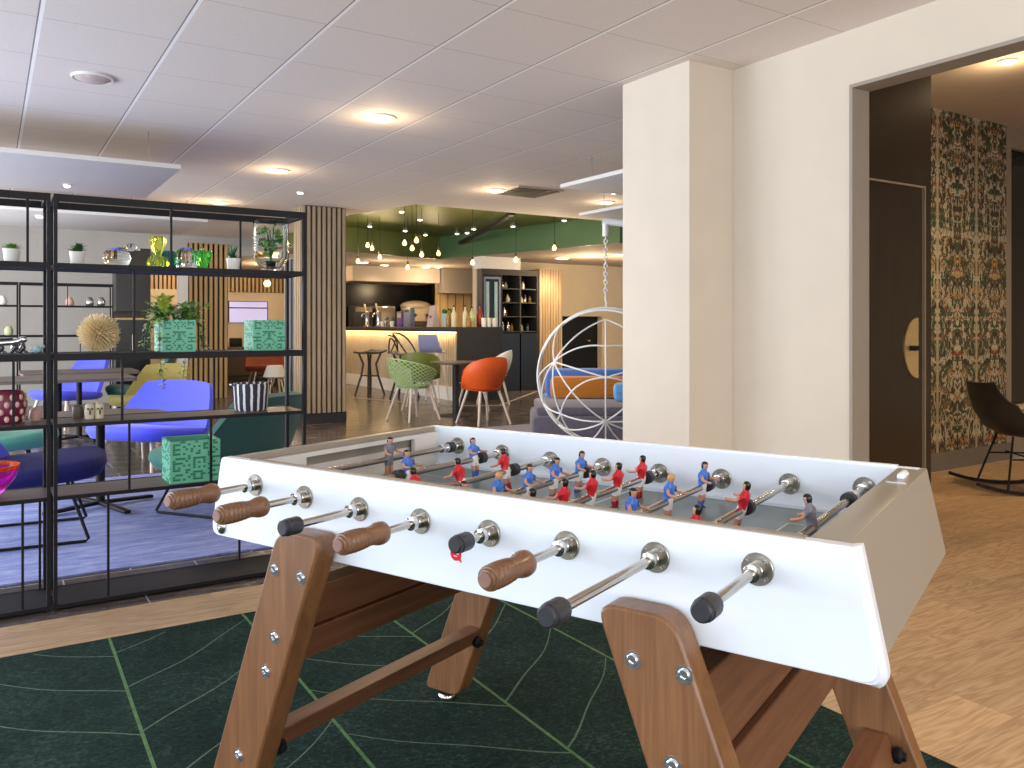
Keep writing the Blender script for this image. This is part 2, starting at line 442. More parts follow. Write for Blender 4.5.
M['aqua'] = mat('pale_aqua_ceramic', (0.34, 0.52, 0.56), 0.4, noise=0.05)
M['redbrown'] = mat('rust_leather', (0.20, 0.035, 0.012), 0.6, noise=0.1)
M['fanblade'] = mat('dark_fan_blade', (0.05, 0.033, 0.02), 0.5, noise=0.1)
M['glasspane'] = mat('dark_night_glass', (0.006, 0.006, 0.008), 0.08, noise=0.1)
M['cream_plastic'] = mat('cream_enamel', (0.62, 0.50, 0.34), 0.35, noise=0.05)
M['red'] = mat('red_bottle_glass', (0.30, 0.03, 0.01), 0.2, noise=0.1)
M['amber'] = mat('amber_bottle_glass', (0.32, 0.17, 0.03), 0.2, noise=0.1)
M['darkbottle'] = mat('dark_bottle_glass', (0.02, 0.03, 0.015), 0.15, noise=0.1)
M['paper'] = mat('pale_pink_card', (0.50, 0.40, 0.38), 0.7, noise=0.03)
M['purple'] = mat('purple_carton', (0.12, 0.06, 0.25), 0.6, noise=0.1)
M['bluegrey'] = mat('blue_grey_metal', (0.22, 0.24, 0.32), 0.35, metal=0.3, noise=0.05)
M['foam'] = mat('black_seat_plastic', (0.020, 0.018, 0.016), 0.42, noise=0.1)


# ------------------------------------------------------------------ mesh builder
class B:
    def __init__(s):
        s.bm = bmesh.new(); s.mats = []

    def mi(s, m):
        if m not in s.mats: s.mats.append(m)
        return s.mats.index(m)

    def _tag(s, faces, m):
        i = s.mi(m)
        for f in faces: f.material_index = i

    def face(s, pts, m):
        f = s.bm.faces.new([s.bm.verts.new(p) for p in pts])
        s._tag([f], m); return s

    def prism(s, pts, vec, m, m_cap=None, m_cap2=None):
        """closed polygon pts extruded by vec"""
        v = Vector(vec)
        a = [s.bm.verts.new(p) for p in pts]
        b = [s.bm.verts.new(Vector(p) + v) for p in pts]
        n = len(a)
        fs = [s.bm.faces.new((a[i], a[(i + 1) % n], b[(i + 1) % n], b[i])) for i in range(n)]
        s._tag(fs, m)
        s._tag([s.bm.faces.new(a[::-1])], m_cap or m)
        s._tag([s.bm.faces.new(b)], m_cap2 or m_cap or m)
        return s

    def box(s, lo, hi, m, rotz=0.0, bev=0.0):
        c = [(lo[i] + hi[i]) / 2 for i in range(3)]
        d = [abs(hi[i] - lo[i]) for i in range(3)]
        mt = Matrix.Translation(c) @ Matrix.Rotation(rotz, 4, 'Z') @ Matrix.Diagonal((*d, 1))
        r = bmesh.ops.create_cube(s.bm, size=1.0, matrix=mt)
        fs = set(f for v in r['verts'] for f in v.link_faces)
        s._tag(fs, m)
        if bev:
            es = list(set(e for v in r['verts'] for e in v.link_edges))
            rr = bmesh.ops.bevel(s.bm, geom=es, offset=bev, segments=2, affect='EDGES', profile=0.5)
            s._tag(rr['faces'], m)
        return s

    def obox(s, p0, p1, w, h, m, up=(0, 0, 1), bev=0.0):
        """bar from p0 to p1, w across, h along up"""
        p0 = Vector(p0); p1 = Vector(p1)
        z = (p1 - p0); L = z.length; z.normalize()
        x = Vector(up).cross(z)
        if x.length < 1e-5: x = Vector((1, 0, 0)).cross(z)
        x.normalize(); y = z.cross(x)
        mt = Matrix((( *x, 0), (*y, 0), (*z, 0), (0, 0, 0, 1))).transposed()
        mt = Matrix.Translation((p0 + p1) / 2) @ mt @ Matrix.Diagonal((w, h, L, 1))
        r = bmesh.ops.create_cube(s.bm, size=1.0, matrix=mt)
        s._tag(set(f for v in r['verts'] for f in v.link_faces), m)
        if bev:
            es = list(set(e for v in r['verts'] for e in v.link_edges))
            rr = bmesh.ops.bevel(s.bm, geom=es, offset=bev, segments=2, affect='EDGES', profile=0.5)
            s._tag(rr['faces'], m)
        return s

    def cyl(s, p0, p1, r0, m, r1=None, seg=16, cap=None):
        return s.lathe([(r0, 0), (r1 if r1 is not None else r0, (Vector(p1) - Vector(p0)).length)], m, p0, Vector(p1) - Vector(p0), seg, cap=cap)

    def lathe(s, prof, m, org=(0, 0, 0), axis=(0, 0, 1), seg=20, caps=True, cap=None, mf=None):
        """prof: list of (radius, height along axis)"""
        q = Vector(axis).normalized().to_track_quat('Z', 'Y').to_matrix()
        org = Vector(org)
        rings = []
        for r, h in prof:
            if r < 1e-6:
                rings.append([s.bm.verts.new(org + q @ Vector((0, 0, h)))])
            else:
                rings.append([s.bm.verts.new(org + q @ Vector((r * math.cos(2 * math.pi * i / seg), r * math.sin(2 * math.pi * i / seg), h))) for i in range(seg)])
        for k in range(len(rings) - 1):
            a, b = rings[k], rings[k + 1]
            mm = mf(k) if mf else m
            for i in range(seg):
                j = (i + 1) % seg
                if len(a) == 1 and len(b) == 1: continue
                if len(a) == 1: f = s.bm.faces.new((a[0], b[j], b[i]))
                elif len(b) == 1: f = s.bm.faces.new((a[i], a[j], b[0]))
                else: f = s.bm.faces.new((a[i], a[j], b[j], b[i]))
                s._tag([f], mm)
        if caps:
            if len(rings[0]) > 1: s._tag([s.bm.faces.new(rings[0][::-1])], cap or m)
            if len(rings[-1]) > 1: s._tag([s.bm.faces.new(rings[-1])], cap or m)
        return s

    def tube(s, pts, r, m, seg=8, cyc=False, rend=None):
        P = [Vector(p) for p in pts]; n = len(P)
        rings = []; prev = None
        for i, p in enumerate(P):
            if cyc: t = P[(i + 1) % n] - P[i - 1]
            else: t = P[min(i + 1, n - 1)] - P[max(i - 1, 0)]
            t.normalize()
            if prev is None:
                x = t.cross(Vector((0, 0, 1)))
                if x.length < 1e-3: x = t.cross(Vector((1, 0, 0)))
            else:
                x = prev - t * prev.dot(t)
            x.normalize(); prev = x
            y = t.cross(x)
            rr = r if rend is None else r + (rend - r) * i / (n - 1)
            rings.append([s.bm.verts.new(p + (x * math.cos(2 * math.pi * k / seg) + y * math.sin(2 * math.pi * k / seg)) * rr) for k in range(seg)])
        fs = []
        for i in range(n if cyc else n - 1):
            a, b = rings[i], rings[(i + 1) % n]
            for k in range(seg):
                fs.append(s.bm.faces.new((a[k], a[(k + 1) % seg], b[(k + 1) % seg], b[k])))
        if not cyc:
            fs.append(s.bm.faces.new(rings[0][::-1])); fs.append(s.bm.faces.new(rings[-1]))
        s._tag(fs, m)
        return s

    def ball(s, c, r, m, seg=16, rings=10, sc=(1, 1, 1), rot=None):
        mt = Matrix.Translation(c) @ (rot.to_4x4() if rot else Matrix.Identity(4)) @ Matrix.Diagonal((r * sc[0], r * sc[1], r * sc[2], 1))
        rr = bmesh.ops.create_uvsphere(s.bm, u_segments=seg, v_segments=rings, radius=1.0, matrix=mt)
        s._tag(set(f for v in rr['verts'] for f in v.link_faces), m)
        return s

    def grid(s, P, m, thick=0.0, nrm=None):
        """P[i][j] grid of points -> sheet; thick adds a solid back"""
        ni, nj = len(P), len(P[0])
        A = [[s.bm.verts.new(p) for p in row] for row in P]
        fs = []
        for i in range(ni - 1):
            for j in range(nj - 1):
                fs.append(s.bm.faces.new((A[i][j], A[i + 1][j], A[i + 1][j + 1], A[i][j + 1])))
        s._tag(fs, m)
        if thick:
            bmesh.ops.recalc_face_normals(s.bm, faces=fs)
            for f in fs: f.normal_update()
            for row in A:
                for v in row: v.normal_update()
            Bk = [[s.bm.verts.new(v.co - v.normal * thick) for v in row] for row in A]
            g = []
            for i in range(ni - 1):
                for j in range(nj - 1):
                    g.append(s.bm.faces.new((Bk[i][j], Bk[i][j + 1], Bk[i + 1][j + 1], Bk[i + 1][j])))
            for i in range(ni - 1):
                g.append(s.bm.faces.new((A[i][0], Bk[i][0], Bk[i + 1][0], A[i + 1][0])))
                g.append(s.bm.faces.new((A[i][-1], A[i + 1][-1], Bk[i + 1][-1], Bk[i][-1])))
            for j in range(nj - 1):
                g.append(s.bm.faces.new((A[0][j], A[0][j + 1], Bk[0][j + 1], Bk[0][j])))
                g.append(s.bm.faces.new((A[-1][j], Bk[-1][j], Bk[-1][j + 1], A[-1][j + 1])))
            s._tag(g, m)
        return s

    def leaf(s, p, d, up, L, w, m):
        """small folded leaf: two facets each side of a midrib"""
        p = Vector(p); d = Vector(d).normalized(); x = d.cross(Vector(up))
        if x.length < 1e-3: x = d.cross(Vector((1, 0, 0)))
        x.normalize(); n = x.cross(d)
        a = s.bm.verts.new(p); b_ = s.bm.verts.new(p + d * L * .5 + n * L * .10); c = s.bm.verts.new(p + d * L)
        l = s.bm.verts.new(p + d * L * .45 + x * w / 2 + n * L * .16); r = s.bm.verts.new(p + d * L * .45 - x * w / 2 + n * L * .16)
        fs = [s.bm.faces.new(q) for q in ((a, b_, l), (l, b_, c), (a, r, b_), (b_, r, c))]
        s._tag(fs, m); return s

    def mesh(s, name, smooth=40):
        bmesh.ops.recalc_face_normals(s.bm, faces=s.bm.faces)
        me = bpy.data.meshes.new(name)
        s.bm.to_mesh(me); s.bm.free()
        for m in s.mats: me.materials.append(M[m] if isinstance(m, str) else m)
        if smooth:
            for p in me.polygons: p.use_smooth = True
            me.set_sharp_from_angle(angle=R(smooth))
        return me

    def obj(s, name, parent=None, loc=(0, 0, 0), rot=(0, 0, 0), smooth=40, sub=0):
        o = bpy.data.objects.new(name, s.mesh(name, smooth))
        COL.objects.link(o)
        o.location = loc; o.rotation_euler = rot
        if parent: o.parent = parent
        if sub:
            md = o.modifiers.new('subdivision', 'SUBSURF'); md.levels = sub; md.render_levels = sub
        return o


def tag(o, label, cat, group=None, kind=None):
    o['label'] = label; o['category'] = cat
    if group: o['group'] = group
    if kind: o['kind'] = kind
    return o


def thing(name, label, cat, loc=(0, 0, 0), rotz=0.0, group=None):
    o = bpy.data.objects.new(name, None)
    o.empty_display_size = 0.05
    COL.objects.link(o)
    o.location = loc; o.rotation_euler = (0, 0, rotz)
    return tag(o, label, cat, group)


def struct(name, b, label=None, parent=None, smooth=40):
    o = b.obj(name, parent, smooth=smooth)
    if not parent: o['kind'] = 'structure'
    if label and not parent:
        o['label'] = label; o['category'] = 'building part'
    return o


def kids(o):
    return [c for c in bpy.data.objects if c.parent == o]


def dup(root, loc, rotz, label, group=None, name=None):
    def rec(o, par):
        c = o.copy(); COL.objects.link(c)
        if par: c.parent = par
        for k in kids(o): rec(k, c)
        return c
    r = rec(root, None)
    r.location = loc; r.rotation_euler = (0, 0, rotz)
    r['label'] = label
    if group: r['group'] = group
    return r


def bez(p0, p1, p2, n=8):
    p0, p1, p2 = Vector(p0), Vector(p1), Vector(p2)
    return [(1 - t) ** 2 * p0 + 2 * t * (1 - t) * p1 + t * t * p2 for t in [i / n for i in range(n + 1)]]


def rpoly(pts, rad, n=5):
    """2-D polygon with rounded corners; rad: one radius per corner"""
    out = []
    L = len(pts)
    for i, p in enumerate(pts):
        a = Vector(pts[i - 1]) - Vector(p); b = Vector(pts[(i + 1) % L]) - Vector(p); r = rad[i] if isinstance(rad, (list, tuple)) else rad
        if r <= 0: out.append(tuple(p)); continue
        r = min(r, a.length * .45, b.length * .45)
        s, e = Vector(p) + a.normalized() * r, Vector(p) + b.normalized() * r
        for t in range(n + 1):
            t /= n
            q = (1 - t) ** 2 * s + 2 * t * (1 - t) * Vector(p) + t * t * e
            out.append((q[0], q[1]))
    return out


# ================================================================== THE SETTING
CZ = 2.72      # main ceiling
b = B()
b.box((-3.7, -2.8, -0.2), (9.5, 3.92, 0.0), 'plank')
struct('floor', b, 'light oak plank floor around the football table')
b = B()
b.box((-3.7, 3.92, -0.2), (3.7, 23, 0.0), 'tile'); b.box((3.7, 4.2, -0.2), (16, 23, 0.0), 'tile')
struct('floor', b, 'dark polished tile floor of the lounge and bar')
b = B()
b.prism([(-3.7, -2.8, CZ), (3.69, -2.8, CZ), (3.69, 4.0, CZ), (9.2, 4.0, CZ), (9.2, 9.25, CZ), (4.45, 9.25, CZ), (4.13, 10.6, CZ), (4.13, 23, CZ), (-3.7, 23, CZ)], (0, 0, 0.12), 'ceil')
struct('ceiling', b, 'grey tiled suspended ceiling with white runners')
b = B()
b.prism([(4.0, 9.26, 2.93), (9.6, 9.26, 2.93), (9.6, 9.7, 2.93), (8.183, 9.808, 2.93), (7.315, 14.108, 2.93), (4.0, 13.2, 2.93)], (0, 0, 0.1), 'green_ceil')
struct('ceiling', b, 'olive green raised ceiling over the bar seating')
# fascia of the raised green field, then the lower bulkhead ceiling behind it
b = B()
for p, q in (((4.0, 13.165), (7.315, 14.108)), ((7.315, 14.108), (8.183, 9.808)), ((8.183, 9.808), (9.6, 9.7))):
    b.prism([(p[0], p[1], 2.5), (q[0], q[1], 2.5), (q[0], q[1], 3.0), (p[0], p[1], 3.0)], (0.04, 0.06, 0), 'green_ceil' if q[0] < 8 else 'green_band')
struct('trim_1', b, 'green fascia band of the raised ceiling')
b = B()
b.prism([(4.2, 13.3, 2.5), (7.36, 14.18, 2.5), (8.24, 9.9, 2.5), (16, 9.7, 2.5), (16, 23, 2.5), (4.2, 23, 2.5)], (0, 0, 0.1), 'ceil2')
struct('ceiling', b, 'taupe bulkhead ceiling above the bar counter')
b = B()   # dark curved ceiling rib in the green field
pts = bez((6.0, 9.45, 2.75), (6.62, 11.0, 2.75), (7.36, 13.4, 2.75), 12)
for p, q in zip(pts[:-1], pts[1:]): b.obox(p, q, 0.07, 0.05, 'black')
struct('trim_2', b, 'dark curved rib across the green ceiling')

# right wall with column and wide opening
b = B()
b.box((3.69, 2.616, 0), (3.82, 3.975, 3.2), 'wall'); b.box((3.69, -2.8, 2.442), (3.82, 2.616, 3.2), 'wall')
struct('wall_right', b, 'cream wall with a wide opening to the side room')
b = B()
b.box((3.34, 3.396, 0), (3.689, 3.975, CZ), 'wall')
struct('wall_pillar', b, 'cream square pillar in front of the right wall')
b = B()
b.box((3.683, 2.598, 0), (3.823, 2.615, 2.441), 'taupe'); b.box((3.683, -2.8, 2.423), (3.823, 2.598, 2.441), 'taupe')
struct('trim_3', b, 'taupe lining of the wide opening')
# side room
b = B()
b.box((3.821, 3.05, 0), (5.14, 3.17, 3.05), 'darkwood')
struct('wall_side', b, 'dark walnut clad wall of the side room')
d = thing('door_1', 'dark walnut flush door with half round gold handle plate', 'door', (4.2, 3.049, 0))
d['kind'] = 'structure'
b = B()
b.box((-0.3, -0.018, 0.005), (0.80, -0.001, 2.09), 'darkwood'); b.obj('door_leaf', d)
b = B()
b.box((-0.34, -0.022, 2.095), (0.845, -0.001, 2.108), 'bead'); b.box((0.833, -0.022, 0.005), (0.845, -0.001, 2.095), 'bead'); b.obj('door_frame', d)
b = B()
n = 20
half = [(0.755, 1.27)] + [(0.755 - 0.145 * math.sin(math.pi * i / n), 1.08 + 0.19 * math.cos(math.pi * i / n)) for i in range(1, n)] + [(0.755, 0.89)]
b.prism([(x, -0.019, z) for x, z in half], (0, -0.008, 0), 'brass'); pl_ = b.obj('handle_plate', d)
b = B(); b.box((0.645, -0.05, 1.065), (0.73, -0.035, 1.095), 'black', bev=.003); b.cyl((0.72, -0.027, 1.08), (0.72, -0.04, 1.08), .012, 'black'); b.obj('door_handle', pl_)
b = B()
b.box((5.14, 3.95, 0), (7.86, 4.10, 3.2), 'wallpaper')
struct('wall_back', b, 'wall of mirrored botanical wallpaper')
b = B(); b.box((5.14, 3.928, 0.0), (7.9, 3.949, 0.15), 'trimgrey'); struct('baseboard_back', b, 'brown grey baseboard under the wallpaper')
b = B()
b.box((5.0, 3.171, 0), (5.14, 4.10, 3.2), 'wall_far'); struct('wall_side', b, 'return wall of the side room')
b = B()
b.box((7.861, 3.95, 0), (9.5, 4.10, 0.47), 'taupe'); b.box((7.861, 3.95, 2.86), (9.5, 4.10, 3.2), 'taupe'); b.box((7.861, 3.95, 0.47), (7.95, 4.1, 2.86), 'taupe'); b.box((9.3, 3.95, .47), (9.5, 4.1, 2.86), 'taupe')
struct('wall_back', b, 'taupe wall around the dark window of the side room')
b = B()
b.box((7.951, 4.0, 0.471), (9.299, 4.03, 2.859), 'glasspane'); w = b.obj('window_1'); w['kind'] = 'structure'
b = B(); b.box((7.90, 3.90, 0.45), (9.35, 4.0, 0.485), 'wall_far'); b.obj('window_sill', w)
b = B(); b.box((3.821, -2.8, 3.05), (9.5, 3.95, 3.2), 'ceil2'); struct('ceiling', b, 'dim ceiling of the side room')
b = B(); b.box((9.4, -2.8, 0), (9.5, 3.95, 3.2), 'wall_far'); struct('wall_side', b, 'far wall of the side room')

# unseen shell: glazed facade on the left, wall with windows behind the camera
b = B()
ys = [-2.8, -2.3, 1.0, 1.4, 4.7, 5.1, 8.4, 8.8, 12.1, 23]
for i in range(0, 10, 2): b.box((-3.7, ys[i], 0), (-3.55, ys[i + 1], CZ), 'wall')
for i in range(1, 9, 2):
    b.box((-3.7, ys[i], 0), (-3.55, ys[i + 1], 0.3), 'wall'); b.box((-3.7, ys[i], 2.58), (-3.55, ys[i + 1], CZ), 'wall')
struct('wall_left', b, 'window wall on the daylight side')
for i in range(1, 9, 2):
    b = B()
    y0, y1 = ys[i], ys[i + 1]
    for y in (y0 + .025, (y0 + y1) / 2, y1 - .025): b.box((-3.65, y - .025, .3), (-3.6, y + .025, 2.58), 'charcoal')
    b.box((-3.65, y0, .3), (-3.6, y1, .35), 'charcoal'); b.box((-3.65, y0, 2.53), (-3.6, y1, 2.58), 'charcoal')
    o = b.obj('window_%d' % (2 + i // 2)); o['kind'] = 'structure'
b = B()
b.box((-3.7, -2.8, 0), (-1.2, -2.65, CZ), 'wall'); b.box((3.6, -2.8, 0), (9.5, -2.65, 3.2), 'wall'); b.box((-1.2, -2.8, 0), (3.6, -2.65, 0.4), 'wall'); b.box((-1.2, -2.8, 2.58), (3.6, -2.65, CZ), 'wall')
struct('wall_front', b, 'wall with windows behind the viewpoint')

# lounge back wall with two openings
b = B()
YW = 14.5
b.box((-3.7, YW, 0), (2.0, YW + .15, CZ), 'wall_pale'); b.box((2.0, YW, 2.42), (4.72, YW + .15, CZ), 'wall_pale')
struct('wall_lounge', b, 'pale wall behind the far shelving')
b = B()
for x0, x1 in ((2.0, 2.16), (2.66, 2.8), (4.47, 4.6)): b.box((x0, YW - .03, 0), (x1, YW + .16, 2.42), 'offwhite')
struct('trim_4', b, 'white posts framing the openings')


def slat_panel(name, x0, x1, y, z0, z1, pitch, wd, dp, m, label, back='slatback', parent=None, loc=None):
    b = B()
    b.box((x0, y, z0), (x1, y + .03, z1), back)
    n = int(round((x1 - x0) / pitch))
    for i in range(n):
        x = x0 + (i + .5) * pitch
        b.box((x - wd / 2, y - dp, z0), (x + wd / 2, y, z1), m)
    return struct(name, b, label, parent, smooth=0)


slat_panel('wall_slats', 2.8, 3.45, YW, 0.0, 2.6, 0.0813, 0.045, 0.045, 'slatwarm', 'honey wood slat wall between the openings')
# rooms seen through the openings
b = B(); b.box((1.6, 19, 0), (8.6, 19.1, 2.72), 'wall_far'); struct('wall_far', b, 'warm plaster wall of the farther room')
slat_panel('trim_5', 4.3, 6.3, 18.97, 1.98, 2.5, 0.09, 0.05, 0.03, 'slatwarm', 'slat frieze on the farther wall')
slat_panel('trim_6', 1.9, 3.2, 16.4, 0.0, 2.7, 0.075, 0.045, 0.03, 'slatwarm', 'brown slat wall seen through the left opening')
b = B(); b.box((2.4, 16.35, 0), (3.2, 16.37, 1.9), 'wall_far'); struct('wall_niche', b, 'plaster niche seen through the left opening')
slat_panel('trim_7', 5.9, 6.5, 17.6, 0, 2.6, 0.09, 0.05, 0.03, 'slatwarm', 'slats at the right side of the farther room')
# bar walls
b = B()
b.box((6.45, 17.6, 0), (8.9, 17.7, 2.6), 'blackgloss'); struct('wall_bar', b, 'black wall behind the bar')
b = B(); b.box((6.45, 16.4, 2.17), (8.5, 17.59, 2.495), 'ceil2'); b.box((8.53, 16.3, 1.95), (10.6, 16.58, 2.495), 'taupe'); struct('trim_8', b, 'taupe soffit above the back bar')
b = B(); b.box((8.53, 16.6, 0), (11.2, 16.7, 2.495), 'pine')
for i in range(13): b.box((8.6 + i * .2, 16.585, 0), (8.605 + i * .2, 16.6, 1.94), 'slatback')
struct('wall_bar', b, 'light pine panel wall behind the counter bottles')
b = B()
b.box((8.0, 13.9, 0), (10.05, 14.05, 2.6), 'wall_far'); b.box((11.1, 13.9, 0), (16, 14.05, 2.6), 'wall_far'); b.box((10.05, 13.9, 1.42), (11.1, 14.05, 2.6), 'wall_far')
struct('wall_rear', b, 'warm cream wall to the right of the bottle cabinet')
b = B(); b.box((10.05, 14.06, 0), (11.1, 14.1, 1.42), 'blackgloss'); d2 = b.obj('door_2'); d2['kind'] = 'structure'
b = B(); b.cyl((10.85, 14.05, .9), (10.85, 14.0, .9), .02, 'brass'); b.obj('door_handle', d2)
b = B(); b.box((7.6, 13.02, 2.27), (8.45, 13.3, 2.495), 'offwhite'); struct('trim_9', b, 'white bulkhead over the bottle cabinet')
b = B(); b.box((15.9, 4.2, 0), (16, 23, 2.6), 'wall_far'); b.box((-3.7, 22.9, 0), (16, 23, 2.7), 'wall_far'); struct('wall_far', b, 'outer walls')
b = B(); b.box((9.2, 4.2, 2.6), (16, 9.7, 2.75), 'ceil2'); struct('ceiling', b, 'ceiling over the sofa corner')
# floor strip of brass at the bar step
b = B()
for p, q in (((5.18, 13.29), (5.94, 11.15)), ((5.94, 11.15), (6.59, 10.74)), ((6.59, 10.74), (8.55, 12.65)), ((8.55, 12.65), (10.3, 12.9))): b.obox((*p, .004), (*q, .004), .035, .008, 'taupe')
struct('trim_10', b, 'pale nosing strip on the tile floor before the bar')


# ------------------------------------------------------------------ slatted column
b = B()
b.box((3.27, 10.03, 0), (3.86, 10.3, 0.13), 'charcoal'); b.box((3.29, 10.05, 0.13), (3.86, 10.3, CZ), 'slatback')
for i in range(9): b.box((3.275 + i * .0655, 10.0, .13), (3.275 + i * .0655 + .037, 10.05, CZ - .01), 'slat')
for i in range(4): b.box((3.25, 10.03 + i * .0655, .13), (3.29, 10.03 + i * .0655 + .037, CZ - .01), 'slat')
struct('wall_column', b, 'slatted pale oak column in the middle of the lounge')

# ------------------------------------------------------------------ floating ceiling rafts
def raft(x0, y0, x1, y1, z, label):
    t = thing('ceiling_raft', label, 'ceiling panel', ((x0 + x1) / 2, (y0 + y1) / 2, z), 0, 'acoustic rafts under the ceiling')
    cx, cy = (x0 + x1) / 2, (y0 + y1) / 2
    B().box((x0 - cx, y0 - cy, 0), (x1 - cx, y1 - cy, .035), 'offwhite', bev=.003).obj('panel', t)
    for sx in (-1, 1):
        for sy in (-1, 1):
            px, py = sx * ((x1 - x0) / 2 - .2), sy * ((y1 - y0) / 2 - .2)
            B().cyl((px, py, .035), (px, py, CZ - z), .004, 'steel', seg=6).obj('suspension_wire', t)
    return t


raft(-1.6, 6.67, 1.24, 8.37, 2.415, 'large pale acoustic raft hanging above the shelf unit, nearest the left edge')
raft(-0.6, 10.2, 2.2, 11.9, 2.45, 'pale acoustic raft farther back over the lounge chairs')
raft(4.31, 4.3, 5.6, 5.99, 2.45, 'white acoustic raft beside the pillar, nearer of the two')
raft(5.58, 6.1, 6.9, 7.4, 2.45, 'white acoustic raft beside the pillar, farther of the two')


# ------------------------------------------------------------------ ceiling lamps
def disc_lamp(x, y, z, r, label, m='lampwarm', p=0.0, group='round ceiling lamps', color=WARM):
    t = thing('ceiling_lamp', label, 'ceiling lamp', (x, y, z), 0, group)
    B().lathe([(r, 0), (r * 1.02, -.008), (r * .99, -.014), (r * .93, -.014), (r * .93, -.006)], 'offwhite', seg=24, caps=False).obj('trim_ring', t)
    B().lathe([(r * .93, -.008), (r * .7, -.022), (0, -.030)], m, seg=24, caps=False).obj('diffuser', t)
    if p:
        lamp('SPOT', (x, y, z - .05), p * 2.0, color, .07, 165)
        lamp('POINT', (x, y, z - .16), p * .17, color, .09)
    return t


disc_lamp(.529, 5.557, CZ, .115, 'unlit frosted round ceiling lamp above the shelf unit, near the left edge', 'lampoff')
disc_lamp(2.376, 5.513, CZ, .115, 'lit round ceiling lamp nearest of the row, high above the table', p=26)
disc_lamp(2.346, 7.917, CZ, .115, 'lit round ceiling lamp second of the row, left of the slatted column', p=26)
disc_lamp(2.36, 10.336, CZ, .115, 'lit round ceiling lamp third of the row, just over the top rail of the shelf', p=22)
disc_lamp(4.731, 7.787, CZ, .115, 'lit round ceiling lamp beside the air vent', p=26)
disc_lamp(6.3, 7.82, CZ, .115, 'lit round ceiling lamp at the pillar edge above the hanging chair', p=22)
disc_lamp(2.6, .4, CZ, .115, 'added fill lamp, out of view near the wide opening to the side room', p=34)  # lamp added out of view to warm the right wall, table end and floor
disc_lamp(2.949, 9.079, CZ, .04, 'small ceiling spot just left of the slatted column', 'lampwhite', group='small ceiling spots')
disc_lamp(5.92, 7.2, CZ, .035, 'small ceiling spot left of the white rafts by the pillar', 'lampwhite', group='small ceiling spots')
disc_lamp(.56, 7.9, 2.4145, .03, 'small spot recessed in the large acoustic raft', 'lampwhite', group='small ceiling spots')
disc_lamp(.48, 10.6, 2.449, .045, 'oval spot in the farther raft behind the left shelf module', 'lampwhite', group='small ceiling spots')
disc_lamp(2.06, 13.2, CZ, .09, 'ceiling lamp behind the yellow glass cactus', 'lampwhite', group='small ceiling spots')
GL = [(5.207, 11.285), (5.843, 11.962), (5.5, 13.2), (6.3, 13.5), (5.0, 13.2), (7.3, 13.4), (7.2, 12.6), (6.9, 13.9), (7.571, 11.903), (7.85, 10.8), (7.4, 13.2)]
GN = ['at the top of the bulb cluster', 'right of the bulb cluster top', 'over the left bulb pair', 'behind the bulb cluster', 'at the far left by the column', 'just right of the cluster', 'right of the dark rib', 'low beside the rib foot', 'in the middle of the right half', 'nearest the white rafts', 'just above the fascia']
for (x, y), nm in zip(GL, GN):
    disc_lamp(x, y, 2.929, .045, 'small warm spot in the green ceiling ' + nm, 'lampwhite', group='spots in the green ceiling')
for x, y, r, nm in ((6.99, 16.0, .10, 'above the beer taps'), (8.0, 16.1, .10, 'above the coffee machine'), (8.2, 15.9, .09, 'above the menu card'), (9.3, 15.4, .10, 'above the counter bottles'), (6.35, 15.6, .12, 'at the left end of the bar'), (9.112, 12.6, .14, 'in front of the bottle cabinet'), (9.5, 11.4, .14, 'behind the chain of the hanging chair')):
    disc_lamp(x, y, 2.499, r, 'bright round lamp in the bulkhead ' + nm, 'lampwhite', group='lamps in the bar bulkhead')
for x, y, p in ((6.9, 16.0, 60), (9.112, 12.6, 110), (9.5, 11.2, 150), (8.2, 15.6, 70), (6.0, 14.5, 30)): lamp('SPOT', (x, y, 2.42), p, WARM, .1, 140)
disc_lamp(5.926, 2.971, 3.049, .06, 'bright round spot in the side room ceiling', 'lampwhite', p=38)
lamp('SPOT', (7.2, 2.0, 2.95), 75, (1.0, .70, .38), .1, 150)

# air vent
t = thing('ceiling_vent', 'dark slatted air vent in the grey tile ceiling', 'vent', (5.08, 7.7, CZ))
B().box((-.3, -.3, -.012), (.3, .3, 0), 'ceil2').obj('frame', t)
b = B()
for i in range(7): b.box((-.26, -.255 + i * .075, -.02), (.26, -.22 + i * .075, -.012), 'charcoal')
b.obj('louvre', t)

